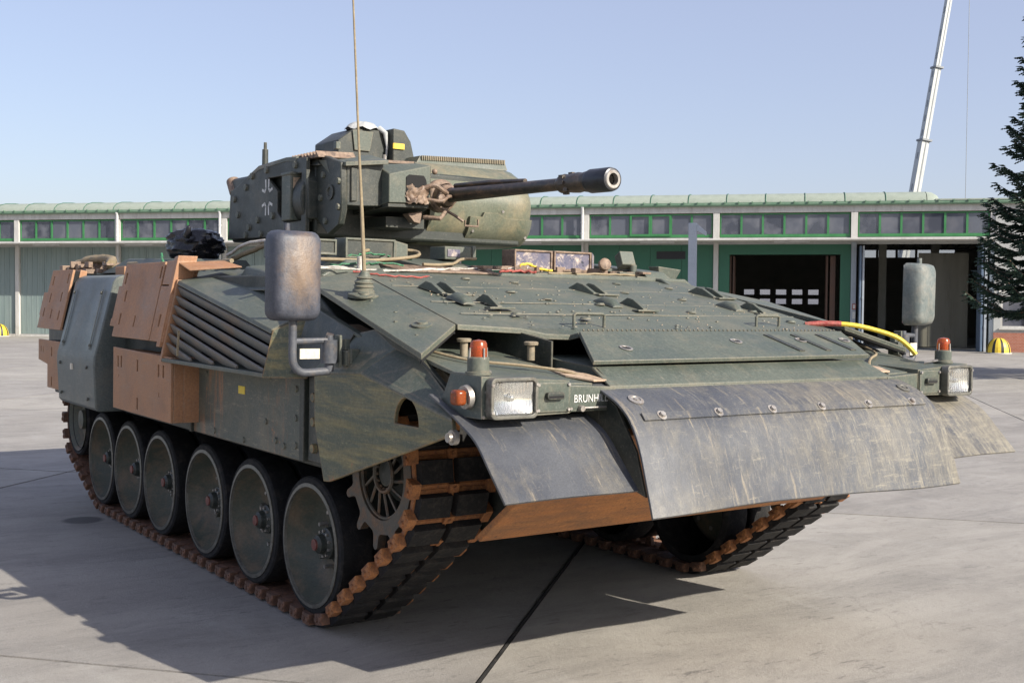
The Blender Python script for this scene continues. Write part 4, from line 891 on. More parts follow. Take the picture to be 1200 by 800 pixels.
def lug(x, y, ang=0, two=True):
    g = G(); ca, sa = cos(ang), sin(ang)
    def W(px, py, pz): return (x + px * ca - py * sa, y + px * sa + py * ca, zg(x + px * ca) + pz)
    for dy in ((-.055, .055) if two else (.055,)):
        a = [W(-.13, dy - .016, -.004), W(-.05, dy - .014, .048), W(.0, dy - .014, .048), W(.10, dy - .014, .012), W(.10, dy - .014, -.004)]; b = [W(-.13, dy + .016, -.004), W(-.05, dy + .014, .048), W(.0, dy + .014, .048), W(.10, dy + .014, .012), W(.10, dy + .014, -.004)]
        g.loft([a, b])
    if not two: g.loft([[W(-.16 + px, -.10 + .042 * cos(t), .0 + s_ * .045 * max(0, sin(t))) for t in [pi * k / 8 for k in range(9)]] for px, s_ in ((0, .3), (.06, 1), (.15, 1), (.19, .25))])
    g.box(x + .10, x + .16, y - .05, y + .12, zg(x + .13), zg(x + .13) + .012); return g
for x, y, a, two in ((1.43, -1.06, .15, True), (1.78, -1.0, .0, False), (1.33, .14, .15, True), (1.80, .06, 0, False), (1.36, 1.18, .15, True), (1.86, 1.05, 0, False)):
    obj('lifting_lug', lug(x, y, a, two), 'green', ifv, .004)
for y0, y1 in ((-.75, -.54), (.66, .86)):
    g = G(); x = 2.30; z = zg(x); g.tube([(x, y0, z - .01), (x, y0, z + .055), (x, y0 + .012, z + .062), (x, y1 - .012, z + .062), (x, y1, z + .055), (x, y1, z - .01)], .009, 8); obj('grab_handle', g, 'green', ifv)
# mushroom fastener plates on the left side panel
for (x, y, z) in ((2.17, -1.62, 1.852), (1.55, -1.62, 1.995)):
    g = G(); g.lathe([(.055, 0), (.055, .008), (.03, .012), (.028, .022), (0, .024)], (x, y, z), (.2, -.15, 1), 16); obj('plug', g, 'green', gs[0])
# nose block below the hinged plate and recess beside it
g = G(); g.prism([(2.25, -.98, 1.70), (2.70, -.98, 1.668), (2.83, -1.02, 1.665), (2.98, -1.03, 1.580), (3.0, -1.03, 1.38), (2.25, -.98, 1.2)], (0, 1.96, 0)); g.prism([(2.80, -1.03, 1.672), (2.98, -1.06, 1.588), (2.98, 1.06, 1.588), (2.80, 1.03, 1.676)], (0, 0, -.015)); obj('nose_block', g, 'green', ifv, .004)
def zf(x): return 1.645 + .17 * (2.7 - x)
def recess():
    g = G(); g.prism([(1.95, -1.71, zf(1.95)), (2.70, -1.74, zf(2.7)), (2.70, -1.30, 1.635), (2.92, -1.30, 1.605), (2.92, -1.12, 1.60), (2.70, -1.12, 1.63), (1.95, -1.12, zf(1.95) - .03)], (0, 0, -.02)); return g
both('recess_floor', recess, 'green', bevel=.003)
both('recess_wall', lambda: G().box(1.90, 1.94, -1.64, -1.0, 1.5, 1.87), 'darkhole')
both('recess_side', lambda: G().prism([(1.94, -1.10, 1.55), (2.30, -1.10, 1.55), (2.46, -1.02, 1.55), (2.46, -1.02, 1.78), (2.30, -1.10, 1.82), (1.94, -1.10, 1.88)], (0, .01, 0)), 'green_dark')
def bracketm():
    g = G(); g.prism([(2.60, -1.15, 1.642), (2.80, -1.19, 1.622), (2.93, -1.12, 1.606), (2.93, -1.04, 1.606), (2.80, -1.05, 1.625), (2.60, -1.06, 1.642)], (0, 0, .010)); return g
both('nose_bracket', bracketm, 'tan_metal', bevel=.002)
for x_, y_ in ((2.33, -1.47), (2.42, -1.12)):
    both('tie_post', lambda: G().lathe([(.020, 0), (.020, .075), (.036, .078), (.038, .092), (.030, .096), (0, .096)], (x_, y_, zf(x_) - .01), (0, 0, 1), 16), 'sand_green')
both('brake_line', lambda: G().tube([curve_at([(2.10, -1.69, zf(2.1) + .02), (2.30, -1.66, zf(2.3) + .02), (2.5, -1.55, zf(2.5) + .015), (2.62, -1.35, zf(2.62) + .015), (2.72, -1.2, 1.655), (2.80, -1.10, 1.63)], k / 20) for k in range(21)], .008, 6), 'khaki')

# ---- lamp boxes
def lampbox():
    g = G(); zb = 1.462
    g.prism([(2.62, -1.72, zb), (2.99, -1.80, zb), (2.99, -1.30, zb + .012), (2.62, -1.30, zb + .012)], (0, 0, .001))
    g.hexa([(2.68, -1.84, zb), (2.99, -1.80, zb), (2.99, -1.31, zb + .008), (2.62, -1.31, zb + .008), (2.68, -1.765, 1.652), (2.985, -1.80, 1.650), (2.985, -1.31, 1.622), (2.62, -1.31, 1.64)]); return g
LB = both('lamp_box', lampbox, 'green', bevel=.008)
both('lamp_box_panel', lambda: G().box(2.97, 2.998, -1.505, -1.315, 1.478, 1.616), 'green', LB, bevel=.004)
both('name_panel', lambda: G().hexa([(2.70, -1.31, 1.45), (2.985, -1.31, 1.475), (2.985, -1.03, 1.475), (2.70, -1.03, 1.45), (2.70, -1.31, 1.60), (2.985, -1.31, 1.600), (2.985, -1.03, 1.585), (2.70, -1.03, 1.60)]), 'green', LB, bevel=.004)
def slotl():
    g = G(); g.loft([[(2.998 + d, -1.41 + .05 * cos(a) * (1 if abs(cos(a)) < .8 else 1), 1.555 + .017 * (1 if sin(a) > 0 else -1) * min(1, abs(sin(a)) * 2.2)) for a in [2 * pi * k / 16 for k in range(16)]] for d in (0, .022)]); return g
both('blackout_lamp', slotl, 'green_dark', LB, bevel=.003); both('blackout_slit', lambda: G().box(3.0205, 3.0215, -1.452, -1.368, 1.545, 1.556), 'darkhole', LB)
def lframe():
    o, i = [], []
    def rr(w_, h, r): return [(cx + r * cos(a), cz + r * sin(a)) for cx, cz, a0 in ((w_ - r, h - r, 0), (-w_ + r, h - r, pi / 2), (-w_ + r, -h + r, pi), (w_ - r, -h + r, 1.5 * pi)) for a in [a0 + pi / 8 * k for k in range(5)]]
    g = G(); g.holed(rr(.128, .092, .028), [rr(.112, .076, .02)], (2.992, -1.655, 1.553), (0, 1, 0), (0, 0, 1), (.048, 0, 0)); return g
HF = both('headlight', lframe, 'wheel_rim', LB, bevel=.003)
HF0 = HF
def refl():
    g = G(); g.grid(lambda u, v: (2.994 + .030 * min(1, ((2 * u - 1) ** 2 + (2 * v - 1) ** 2) * .75), -1.655 + .106 * (2 * u - 1), 1.553 + .070 * (2 * v - 1)), 16, 12, thick=(-.004, 0, 0)); g.ball((3.005, -1.655, 1.553), .016, 10, 6); return g
for a, b in zip(HF, (-1, 1)):
    g = refl(); g2 = G(); g2.grid(lambda u, v: (3.026 + .006 * sin(pi * u) * sin(pi * v) + .0012 * sin(u * 75), -1.655 + .112 * (2 * u - 1), 1.553 + .076 * (2 * v - 1)), 60, 6, thick=(-.004, 0, 0))
    a.parent = ifv; a.name = 'headlight'
    obj('reflector', g if b < 0 else mirrored(g), 'reflector', a); obj('lens', g2 if b < 0 else mirrored(g2), 'lens', a)
    g = bolts(G(), [(3.04, -1.655 + sy * .120, 1.553 + sz * .06) for sy in (-1, 1) for sz in (-1, 1)], (1, 0, 0), .008, .004); obj('frame_bolts', g if b < 0 else mirrored(g), 'steel', a, kind='stuff')
both('box_bolts', lambda: bolts(G(), [(2.99, -1.775, z) for z in (1.50, 1.58)] + [(2.999, y, z) for y in (-1.498, -1.325) for z in (1.49, 1.605)] + [(2.985, -1.79, 1.47), (2.985, -1.30, 1.49)], (1, 0, 0), .009, .008), 'steel', kind='stuff')
def ind_base(): g = G(); g.cyl((2.90, -1.812, 1.555), (2.90, -1.836, 1.553), .055, .052, 20); return g
IB = both('turn_signal', ind_base, 'steel')
for o_, sg in zip(IB, (-1, 1)):
    g = G(); g.loft([[(2.90 + .045 * cos(a), -1.836 - d, 1.553 + .04 * sin(a)) for a in [pi / 4 + pi / 2 * k for k in range(4)]] for d in (0, .05)]); obj('bracket', g if sg < 0 else mirrored(g), 'green_dark', o_)
    g = G(); g.box(2.872, 2.940, -1.895, -1.842, 1.520, 1.588); obj('lens', g if sg < 0 else mirrored(g), 'amber', o_, bevel=.014); g = G(); g.ball((2.91, -1.872, 1.553), .016, 8, 6); obj('bulb', g if sg < 0 else mirrored(g), 'bulb', o_)
BB = both('beacon', lambda: G().lathe([(.058, 0), (.058, .012), (.050, .014), (.050, .075), (.045, .080)], (2.86, -1.735, 1.650), (0, 0, 1), 24, cap=True), 'green')
for o_, sg in zip(BB, (-1, 1)):
    g = G(); g.lathe([(.039, .0), (.040, .03), (.038, .060), (.030, .072), (0, .078)], (2.86, -1.735, 1.730), (0, 0, 1), 20); obj('lens', g if sg < 0 else mirrored(g), 'amber', o_)
    g = G(); g.cyl((2.86, -1.735, 1.725), (2.86, -1.735, 1.775), .014, .012, 10); obj('bulb', g if sg < 0 else mirrored(g), 'bulb', o_)
    g = G(); g.tube([(2.86, -1.735 + .052 * cos(a) , 1.665 + .0) for a in (0,)] + [(2.84, -1.66, 1.66), (2.80, -1.63, 1.65)], .009, 6)
    for a in (0, pi / 2, pi, 1.5 * pi): g.tube([(2.86 + .047 * cos(a), -1.735 + .047 * sin(a), 1.72), (2.86 + .045 * cos(a), -1.735 + .045 * sin(a), 1.77)], .004, 5)
    obj('guard', g if sg < 0 else mirrored(g), 'steel', o_)
# name stencilled on the panel beside the right-hand lamp
fc_ = bpy.data.curves.new('name_text', 'FONT'); fc_.body = 'BRUNHILD'; fc_.size = .052; fc_.extrude = .0006; fc_.space_character = 1.06
to = bpy.data.objects.new('name_text', fc_); COL.objects.link(to); bpy.context.view_layer.update()
me = bpy.data.meshes.new_from_object(to.evaluated_get(bpy.context.evaluated_depsgraph_get())); bpy.data.objects.remove(to); me.materials.clear(); me.materials.append(M['white_paint'])
o = link('name_lettering', me, LB[0]); o.matrix_local = Matrix(((0, 0, 1, 2.9875), (.82, 0, 0, -1.284), (0, 1, 0, 1.518), (0, 0, 0, 1)))
g = G(); g.cyl((2.985, -1.245, 1.492), (3.01, -1.245, 1.490), .014, .014, 12); g.tube([(3.0, -1.235, 1.493), (3.0, -1.10, 1.493)], .005, 6); obj('latch', g, 'steel', ifv)

# ---- rubber flaps
CP = [(2.90, 1.60), (3.02, 1.560), (3.125, 1.515), (3.215, 1.445), (3.285, 1.33), (3.34, 1.18), (3.39, 1.03)]
def cf(u, v):
    p = curve_at([(a, 0, b) for a, b in CP], v); y = (-1.12 - .03 * v) + (2.24 + .06 * v) * u
    s_ = .012 * sin(u * 7 + 1) * v * v + .006 * sin(u * 17) * v
    return (p.x + s_, y, p.z + (0 if v < .9 else .012 * sin(u * 5)) )
g = G(); g.grid(cf, 40, 24, thick=(-.010, 0, -.008)); cflap = obj('centre_flap', g, 'flap', ifv, .002, 50)
def onflap(u, v): 
    a, b, c = V(cf(u, v)), V(cf(u + .01, v)), V(cf(u, v + .01)); n = (b - a).cross(c - a).normalized()
    return a, (n if n.x > 0 else -n)
g = G(); rings = []
for k in range(31):
    u = .035 + .93 * k / 30; a, n = onflap(u, .475); t = (V(cf(u, .52)) - V(cf(u, .45))).normalized()
    rings.append([a - t * .022 + n * .002, a + t * .022 + n * .002, a + t * .022 + n * .010, a - t * .022 + n * .010])
g.loft(rings); obj('clamp_strip', g, 'flap', cflap, .001)
for k in range(6):
    a, n = onflap(.085 + .83 * k / 5, .475); g = G(); g.cyl(a + n * .008, a + n * .013, .026, .026, 16); g.cyl(a + n * .013, a + n * .026, .016, .015, 6); obj('strip_bolt', g, 'steel', cflap)
for u in (.055, .95):
    a, n = onflap(u, .29); g = G(); g.lathe([(.040, 0), (.040, .006), (.024, .010), (.020, .004), (0, .004)], a, n, 20); g.cyl(a + n * .003, a + n * .011, .013, .012, 6); obj('washer', g, 'wheel_rim' if u > .5 else 'steel', cflap)
SP = [(2.66, 1.552), (2.80, 1.500), (2.93, 1.440), (3.05, 1.375), (3.16, 1.262), (3.275, 1.140)]
def sf(u, v):
    p = curve_at([(a, 0, b) for a, b in SP], v); y = -1.87 + (.735 * u if v > .35 else u * .735); 
    zc = max(0, v - .3) / .7; z = p.z - .0 * u; x = p.x
    if v < .4: z = min(z, 1.455 + (0.09 * (1 - u) ** 6) * (1 - v / .4)) if u > .06 else z
    return (x + .010 * sin(u * 6 + 2) * zc, y, z)
sfl = both('side_flap', lambda: G().grid(sf, 26, 20, thick=(-.009, 0, -.009)), 'flap', bevel=.002, sharp=50)
both('flap_fastener', lambda: G().cyl((2.88, -1.88, 1.375), (2.88, -1.905, 1.375), .024, .022, 12).cyl((2.88, -1.86, 1.375), (2.88, -1.885, 1.375), .034, .034, 12), 'steel')
# dark support web beside the centre flap
both('flap_web', lambda: G().prism([(2.93, -1.08, 1.56), (3.05, -1.08, 1.50), (3.20, -1.08, 1.30), (3.27, -1.08, 1.10), (2.9, -1.08, 1.2)], (0, .012, 0)), 'green_dark')

# ---- mirrors
def mirror(cx, cy, zc0, zc1, yaw, mat, arm_to):
    h = (zc1 - zc0) / 2; zc = (zc0 + zc1) / 2; g = G(); W2 = .135
    rings = []
    for d, s_ in ((-.035, 1), (.0, 1.0), (.045, .97), (.075, .88), (.090, .70)):
        ring = []
        for a0, sx_, sz in ((0, 1, 1), (pi / 2, -1, 1), (pi, -1, -1), (1.5 * pi, 1, -1)):
            r = .05
            for k in range(5): a = a0 + pi / 8 * k; ring.append(((sx_ * (W2 - r) + r * cos(a)) * s_, (sz * (h - r) + r * sin(a)) * (1 - (1 - s_) * .5), d))
        rings.append(ring)
    Y = V((-sin(yaw), cos(yaw), 0)); X = V((cos(yaw), sin(yaw), 0)); c = V((cx, cy, zc))
    g.loft([[c + Y * p[0] + V((0, 0, p[1])) + X * p[2] for p in r] for r in rings])
    mo_ = obj('rear_view_mirror', g, mat, ifv, sharp=60)
    g = G(); g.obox(c - X * .038, Y * (W2 - .015), V((0, 0, h - .015)), X * .002); obj('mirror_glass', g, 'mirror_glass', mo_)
    g = G(); g.cyl(c + V((0, 0, h - .01)) + Y * (-.035 if cy < 0 else .035), c + V((0, 0, h + .035)) + Y * (-.035 if cy < 0 else .035), .016, .016, 12); obj('stub', g, mat, mo_)
    sgn = -1 if cy < 0 else 1; b = V((cx, cy, zc0)); e = V(arm_to); g = G()
    p0 = b + V((0, -sgn * .005, .03)); path = [p0, p0 - V((0, 0, .16)), p0 - V((0, 0, .215)), p0.lerp(e, .10) - V((0, 0, .20 * .9 + .02)), V((p0.x, p0.y, 0)).lerp(V((e.x, e.y, 0)), .3) + V((0, 0, e.z - .055)), V((e.x, e.y, e.z - .055))]
    hz = V((p0.x, p0.y, 0)); he = V((e.x, e.y, 0))
    path = [p0, V((p0.x, p0.y, e.z + .05)), V((p0.x, p0.y, e.z - .01)), hz.lerp(he, .05) + V((0, 0, e.z - .055)), hz.lerp(he, .22) + V((0, 0, e.z - .088)), hz.lerp(he, .5) + V((0, 0, e.z - .092)), V((e.x, e.y, e.z - .085))]
    g.tube([curve_at([tuple(p) for p in path], k / 36) for k in range(37)], .021, 12); q = V((p0.x, p0.y, e.z + .068)); g.tube([q, V((e.x, e.y, e.z + .072))], .016, 10); g.cyl((e.x, e.y, e.z - .088), (e.x, e.y, e.z - .04), .024, .024, 12); obj('arm', g, 'black_metal', mo_, kind='stuff')
    g = G(); g.cyl((e.x, e.y, e.z - .045), (e.x, e.y, e.z + .075), .042, .042, 18); g.cyl((e.x, e.y, e.z + .070), (e.x, e.y, e.z + .10), .022, .02, 12); obj('pivot', g, 'black_metal', mo_)
    g = G(); s2 = -sgn; g.box(e.x - .03, e.x + .03, *sorted((e.y + s2 * .045, e.y + s2 * .06)), e.z - .07, e.z + .10); g.box(e.x - .03, e.x + .05, *sorted((e.y + s2 * .072, e.y + s2 * .115)), e.z - .06, e.z + .02)
    g.box(e.x - .02, e.x + .02, *sorted((e.y + s2 * .08, e.y + s2 * .11)), e.z + .02, e.z + .08); g.box(e.x + .03, e.x + .07, *sorted((e.y + s2 * .09, e.y + s2 * .14)), e.z - .05, e.z + .03); obj('clamp', g, 'green', mo_, .004)
    return mo_
mL = mirror(1.75, -2.135, 1.862, 2.318, .05, 'mirror_shell', (1.75, -1.925, 1.690))
g = G(); g.obox((1.77, -2.045, 1.695), (.004, 0, 0), (0, .055, 0), (0, 0, .026)); obj('width_marker', g, 'cream', mL)
mR = mirror(2.42, 2.06, 1.872, 2.285, .22, 'mirror_grey', (2.42, 1.93, 1.735))
g = G(); g.obox((2.45, 2.0, 1.715), (.004, 0, 0), (0, .035, 0), (0, 0, .04)); obj('width_marker', g, 'cream', mR)
hp = [(2.24, 1.17, 1.868), (2.32, 1.27, 1.878), (2.42, 1.40, 1.872), (2.50, 1.52, 1.845), (2.58, 1.64, 1.80), (2.62, 1.71, 1.745), (2.66, 1.74, 1.69)]; g = G(); g.tube([curve_at(hp, k / 30) for k in range(31)], .015, 8, 0); g.tube([curve_at(hp, k / 30) for k in range(9)], .018, 8, 1); obj('air_hose', g, ['yellow', 'wire_red'], ifv)

# ---- whip antenna
g = G(); g.lathe([(.085, 0), (.085, .02), (.062, .03), (.060, .045), (.052, .048), (.052, .062), (.058, .066), (.050, .072), (.050, .082), (.056, .088), (.044, .096), (.040, .108), (.048, .114), (.034, .122), (.022, .150), (0, .152)], (1.50, -1.60, 1.985), (.12, 0, 1), 22); ant = obj('antenna', g, 'green', ifv)
g = G(); g.tube([(1.51, -1.60, 2.12), (1.502, -1.615, 2.45), (1.495, -1.635, 2.80), (1.49, -1.68, 3.6), (1.48, -1.75, 4.6)], [.012, .010, .007, .0055, .004], 8); obj('whip', g, 'khaki', ant)

# ---- turret
g = G(); g.lathe([(.80, 0), (.80, .27), (.74, .30)], (-1.62, .05, 2.16), (0, 0, 1), 40, cap=True); tur = obj('turret', g, 'green_dark', ifv)
bolts_g = bolts(G(), [(-1.62 + .80 * cos(a), .05 + .80 * sin(a), 2.30) for a in [pi * k / 10 - 1.2 for k in range(12)]], (0, -1, 0), .03, .02, 10); obj('ring_bolts', bolts_g, 'green_dark', tur, kind='stuff')
g = G(); g.box(-2.1, -.52, -.93, .90, 2.43, 2.96); obj('turret_body', g, 'green_dark', tur, .02)
# right flank plate with the sight recess
P1 = [(-1.97, 2.45), (-.52, 2.43), (-.52, 2.99), (-.69, 3.0), (-.871, 3.016), (-1.374, 2.99), (-1.607, 2.934), (-1.78, 2.88), (-1.922, 2.845)]
g = G(); g.holed(P1, [[(-1.20, 2.89), (-1.02, 2.78), (-1.02, 2.62), (-.90, 2.54), (-.60, 2.54), (-.60, 2.885)]], (0, -1.0, 0), (1, 0, 0), (0, 0, 1), (0, .03, 0)); fp = obj('flank_armour', g, 'green_dark', tur, .004)
g = G(); g.prism([(-1.97, -1.0, 2.45), (-1.922, -1.0, 2.845), (-1.99, .8, 2.845), (-2.05, .8, 2.45)], (-.03, .0, 0)); obj('rear_plate', g, 'green_dark', tur)
g = G(); g.prism([(-1.60, -1.003, 2.935), (-1.374, -1.003, 2.995), (-.871, -1.003, 3.02), (-.69, -1.003, 3.003), (-.69, -.98, 3.02), (-.69, -.55, 3.06), (-1.60, -.55, 2.99)], (0, 0, -.03)); obj('roof_edge', g, 'green', tur, .004)
g = G()
bolts(g, [(x, -1.0, z) for x, z in ((-1.86, 2.77), (-1.62, 2.85), (-1.50, 2.93), (-1.22, 2.955), (-1.78, 2.64), (-1.55, 2.53), (-1.38, 2.58), (-1.62, 2.47), (-1.1, 2.60), (-.7, 2.95), (-1.32, 2.47))], (0, -1, 0), .03, .016, 8); obj('armour_bolts', g, 'green', fp, kind='stuff')
# cross emblem: outline strokes
g = G()
def stroke(pts, w_=.010):
    for a, b in zip(pts[:-1], pts[1:]):
        a, b = V(a), V(b); d = (b - a).normalized(); n = V((-d.y, d.x)) * w_; q = [a - n - d * w_ * .3, b - n + d * w_ * .3, b + n + d * w_ * .3, a + n - d * w_ * .3]; g.prism([(p.x, -1.0012, p.y) for p in q], (0, .001, 0))
ex, ez = -1.21, 2.745
for s in (-1, 1):
    for t in (-1, 1): g = G(); stroke([(ex + s * .03, ez + t * .135), (ex + s * .026, ez + t * .07), (ex + s * .045, ez + t * .045), (ex + s * .095, ez + t * .062)]); obj('cross_emblem', g, 'white_paint', fp)

g = G(); g.cyl((-2.08, -.9, 2.84), (-2.16, -.9, 2.95), .055, .055, 16); obj('smoke_launcher', g, 'rusty_tan', tur, .005)
g = G(); g.cyl((-2.19, -.6, 3.0), (-2.19, -.6, 3.24), .028, .026, 10); g.cyl((-2.19, -.6, 3.2), (-2.19, -.6, 3.30), .016, .014, 8); g.hexa([(-2.22, -.63, 3.02), (-2.0, -.63, 3.02), (-2.0, -.57, 3.02), (-2.22, -.57, 3.02), (-2.22, -.63, 3.10), (-2.16, -.63, 3.08), (-2.16, -.57, 3.08), (-2.22, -.57, 3.10)]); obj('sensor_mast', g, 'green_dark', tur)
# sight housing set in the recess
g = G(); g.box(-.98, -.60, -.96, -.72, 2.53, 2.90); obj('recess_lining', g, 'darkhole', tur)
g = G(); g.box(-.86, -.70, -1.04, -.93, 2.545, 2.885); g.box(-.87, -.69, -1.045, -.93, 2.875, 2.90); sb = obj('sight_housing', g, 'green', tur, .008)
g = G(); g.box(-.70 + .001, -.698, -1.02, -.955, 2.78, 2.86); g2 = bolts(g, [(-.698, -1.005, 2.80), (-.698, -.97, 2.80), (-.698, -1.005, 2.84), (-.698, -.97, 2.84)], (1, 0, 0), .008, .004); obj('data_plate', g, 'tan_metal', sb)
g = G(); g.loft([[(x, -.93 - .10 * max(0, sin(a)) , 2.70 + .0 + .17 * -cos(a) * 1.0) for a in [pi * k / 12 for k in range(13)]] for x in (-.70, -.545)]); obj('sight_drum', g, 'green_dark', tur, .01)
g = G(); g.loft([[(-.60 + .02, -.98, 2.55), (-.50, -.99, 2.55), (-.50, -.80, 2.55), (-.6, -.80, 2.55)], [(-.60 + .02, -.99, 2.86), (-.50, -1.0, 2.82), (-.50, -.80, 2.82), (-.6, -.80, 2.86)], [(-.70, -.97, 2.99), (-.62, -.97, 2.98), (-.62, -.80, 2.98), (-.7, -.80, 2.99)]]); obj('curved_shield', g, 'green_dark', tur, .01)
# hexagonal cheek in front of the sight
H = [(-.53, 2.56), (-.33, 2.435), (-.16, 2.50), (-.12, 2.60), (-.14, 2.93), (-.40, 3.0), (-.55, 2.93)]
g = G(); g.holed(H, [], (0, -.92, 0), (1, 0, 0), (0, 0, 1), (0, .05, 0)); hx = obj('cheek_plate', g, 'green_dark', tur, .008)
g = G(); g.lathe([(.055, 0), (.055, .010), (.035, .010), (.030, .002), (0, .002)], (-.29, -.92, 2.73), (0, -1, 0), 20); obj('cheek_ring', g, 'green_dark', hx); g = G(); bolts(g, [(x, -.92, z) for x, z in ((-.40, 2.86), (-.16, 2.80), (-.16, 2.62), (-.36, 2.53), (-.44, 2.70))], (0, -1, 0), .026, .015, 8); obj('cheek_bolts', g, 'green', hx, kind='stuff')
g = G(); g.prism([(-.56, -.90, 2.985), (-.10, -.90, 2.93), (-.03, -.60, 2.96), (-.5, -.5, 3.05)], (0, 0, -.03)); g.prism([(-.52, -.925, 2.98), (-.36, -.925, 2.96), (-.30, -.925, 2.86), (-.42, -.925, 2.93)], (0, .03, 0)); obj('cheek_cover', g, 'green', tur, .004)
# gun cradle box
g = G(); g.hexa([(-1.0, -.62, 2.60), (-.20, -.62, 2.62), (-.20, -.28, 2.62), (-1.0, -.10, 2.60), (-1.0, -.62, 2.99), (-.20, -.62, 2.95), (-.20, -.28, 2.97), (-1.0, -.10, 3.03)]); g.prism([(-.48, -.875, 2.63), (-.135, -.875, 2.63), (-.10, -.74, 2.63), (-.10, -.60, 2.64), (-.48, -.60, 2.63)], (0, 0, .315)); g.box(-.125, -.11, -.85, -.80, 2.66, 2.9); obj('gun_cradle', g, 'green_dark', tur, .01)
g = G()
sec = [(-.205, -.62, 2.64), (-.205, -.62, 2.945), (0, -.61, 2.86), (0, -.61, 2.66)]
g.hexa([(-.205, -.62, 2.635), (0, -.61, 2.66), (0, -.272, 2.675), (-.205, -.272, 2.65), (-.205, -.62, 2.945), (0, -.61, 2.862), (0, -.272, 2.945), (-.205, -.272, 2.98)]); 
g2 = G(); g2.hexa([(-.60, -.27, 2.66), (0.0, -.27, 2.665), (-.33, -.07, 2.70), (-.60, -.07, 2.70), (-.60, -.27, 2.99), (0, -.27, 2.945), (-.33, -.07, 2.87), (-.60, -.05, 2.98)])
obj('gun_shield', g, 'green', tur, .006); obj('gun_shield_side', g2, 'green', tur, .006)
g = G(); g.prism([(.006, -.475, 2.69), (.006, -.475, 2.85), (.006, -.45, 2.868), (.006, -.33, 2.868), (.006, -.31, 2.84), (.006, -.28, 2.69)], (-.012, 0, 0)); obj('shield_port', g, 'darkhole', tur, .002)  # black plate standing in for the shade inside the port
def rag(u, v):
    n = noise.noise(V((u * 5, v * 5, 1.3))); n2 = noise.noise(V((u * 11, v * 9, 4.3)))
    return (.008 + .035 * sin(pi * u) ** .7 * (.4 + .6 * v) + .02 * n, -.475 + .19 * u + .012 * n2, 2.79 - .115 * v + .03 * n * (1 - v) - .015 * abs(sin(u * 14)) * v)
g = G(); g.grid(rag, 26, 18, thick=(-.01, 0, 0)); obj('port_cover', g, 'rusty_tan', tur, sharp=50)
g = G(); g.tube([curve_at([(.02, -.33, 2.78), (.06, -.27, 2.80), (.05, -.20, 2.77), (-.02, -.12, 2.76)], k / 14) for k in range(15)], .018, 8); g.tube([curve_at([(.02, -.30, 2.70), (.07, -.22, 2.69), (.03, -.14, 2.73), (-.05, -.06, 2.74)], k / 14) for k in range(15)], .013, 8); g.lathe([(.03, 0), (.036, .01), (.036, .03), (.02, .04)], (.01, -.20, 2.71), (1, .2, .1), 12, cap=True); obj('feed_fittings', g, 'rusty_tan', tur)
g = G(); g.prism([(-.9, -.62, 2.60), (-.01, -.61, 2.655), (-.01, -.28, 2.665), (-.4, -.1, 2.66), (-.9, -.1, 2.60)], (0, 0, -.025)); g.box(-.7, -.2, -.52, -.2, 2.50, 2.58); obj('cradle_underside', g, 'green_dark', tur, .004, kind='stuff')
g = G(); g.prism([(-.10, -.40, 2.60), (-.07, -.36, 2.54), (-.07, -.31, 2.53), (-.06, -.30, 2.62)], (-.08, 0, 0)); g.tube([(-.08, -.28, 2.58), (.02, -.2, 2.57), (.0, -.14, 2.62)], .018, 8); obj('cradle_foot', g, 'rusty_tan', tur, .004)
# gun
gy0 = 0.0; A, B = V((-.62, -.02, 2.765)), V((1.66, .0, 2.742)); gd = (B - A).normalized()
g = G(); g.lathe([(.11, 0), (.125, .02), (.125, .07), (.105, .09), (.085, .09), (.08, .17), (.055, .20)], A + gd * .30, gd, 26); g.lathe([(.0, 0), (.09, 0), (.09, .44)], A, gd, 20); mant = obj('gun_collar', g, 'rusty_tan', tur, .004)
g = G(); g.lathe([(.054, .36), (.050, .9), (.044, 1.3), (.041, 1.75), (.040, 1.84)], A, gd, 22); barrel = obj('gun_barrel', g, 'gunmetal', tur)
g = G(); g.tube([A + gd * .55 + V((0, 0, .065)), A + gd * 1.0 + V((0, 0, .063)), A + gd * 1.42 + V((0, 0, .045))], .018, 8); obj('cable_duct', g, 'gunmetal', barrel)
g = G(); g.lathe([(.045, 1.80), (.060, 1.83), (.064, 1.86), (.056, 1.90), (.062, 1.93), (.066, 2.0), (.060, 2.05), (.066, 2.08), (.062, 2.12)], A, gd, 20)
for k in range(8): a = 2 * pi * k / 8; g.obox(A + gd * (1.87 + .025 * (k % 3)) + V((0, .058 * cos(a), .058 * sin(a))), gd * .02, V((0, .012, 0)), V((0, 0, .012)))
obj('muzzle_collar', g, 'gunmetal', barrel)
g = G(); g.lathe([(.050, 2.08), (.070, 2.11), (.076, 2.13), (.076, 2.30), (.070, 2.325), (.056, 2.33)], A, gd, 30); obj('muzzle_brake', g, 'muzzle', barrel)
g = G(); g.lathe([(.062, 2.326), (.055, 2.334), (.038, 2.334), (.036, 2.24)], A, gd, 30); obj('muzzle_ring', g, 'steel', barrel); g = G(); g.lathe([(.037, 2.30), (.037, 2.05), (0, 2.05)], A, gd, 24); obj('bore', g, 'darkhole', barrel)
g = G(); rnd = random.Random(9)
g.tube([(.0, .03, 2.57), (.0, .03, 2.53), (.02, .13, 2.53), (.02, .13, 2.58)], .008, 6); g.tube([(-.1, -.12, 2.66), (.0, -.06, 2.60), (.02, .0, 2.56)], .012, 6); g.ball((-.16, -.14, 2.925), .022, 10, 6); obj('cradle_hooks', g, 'rusty_tan', tur, kind='stuff')
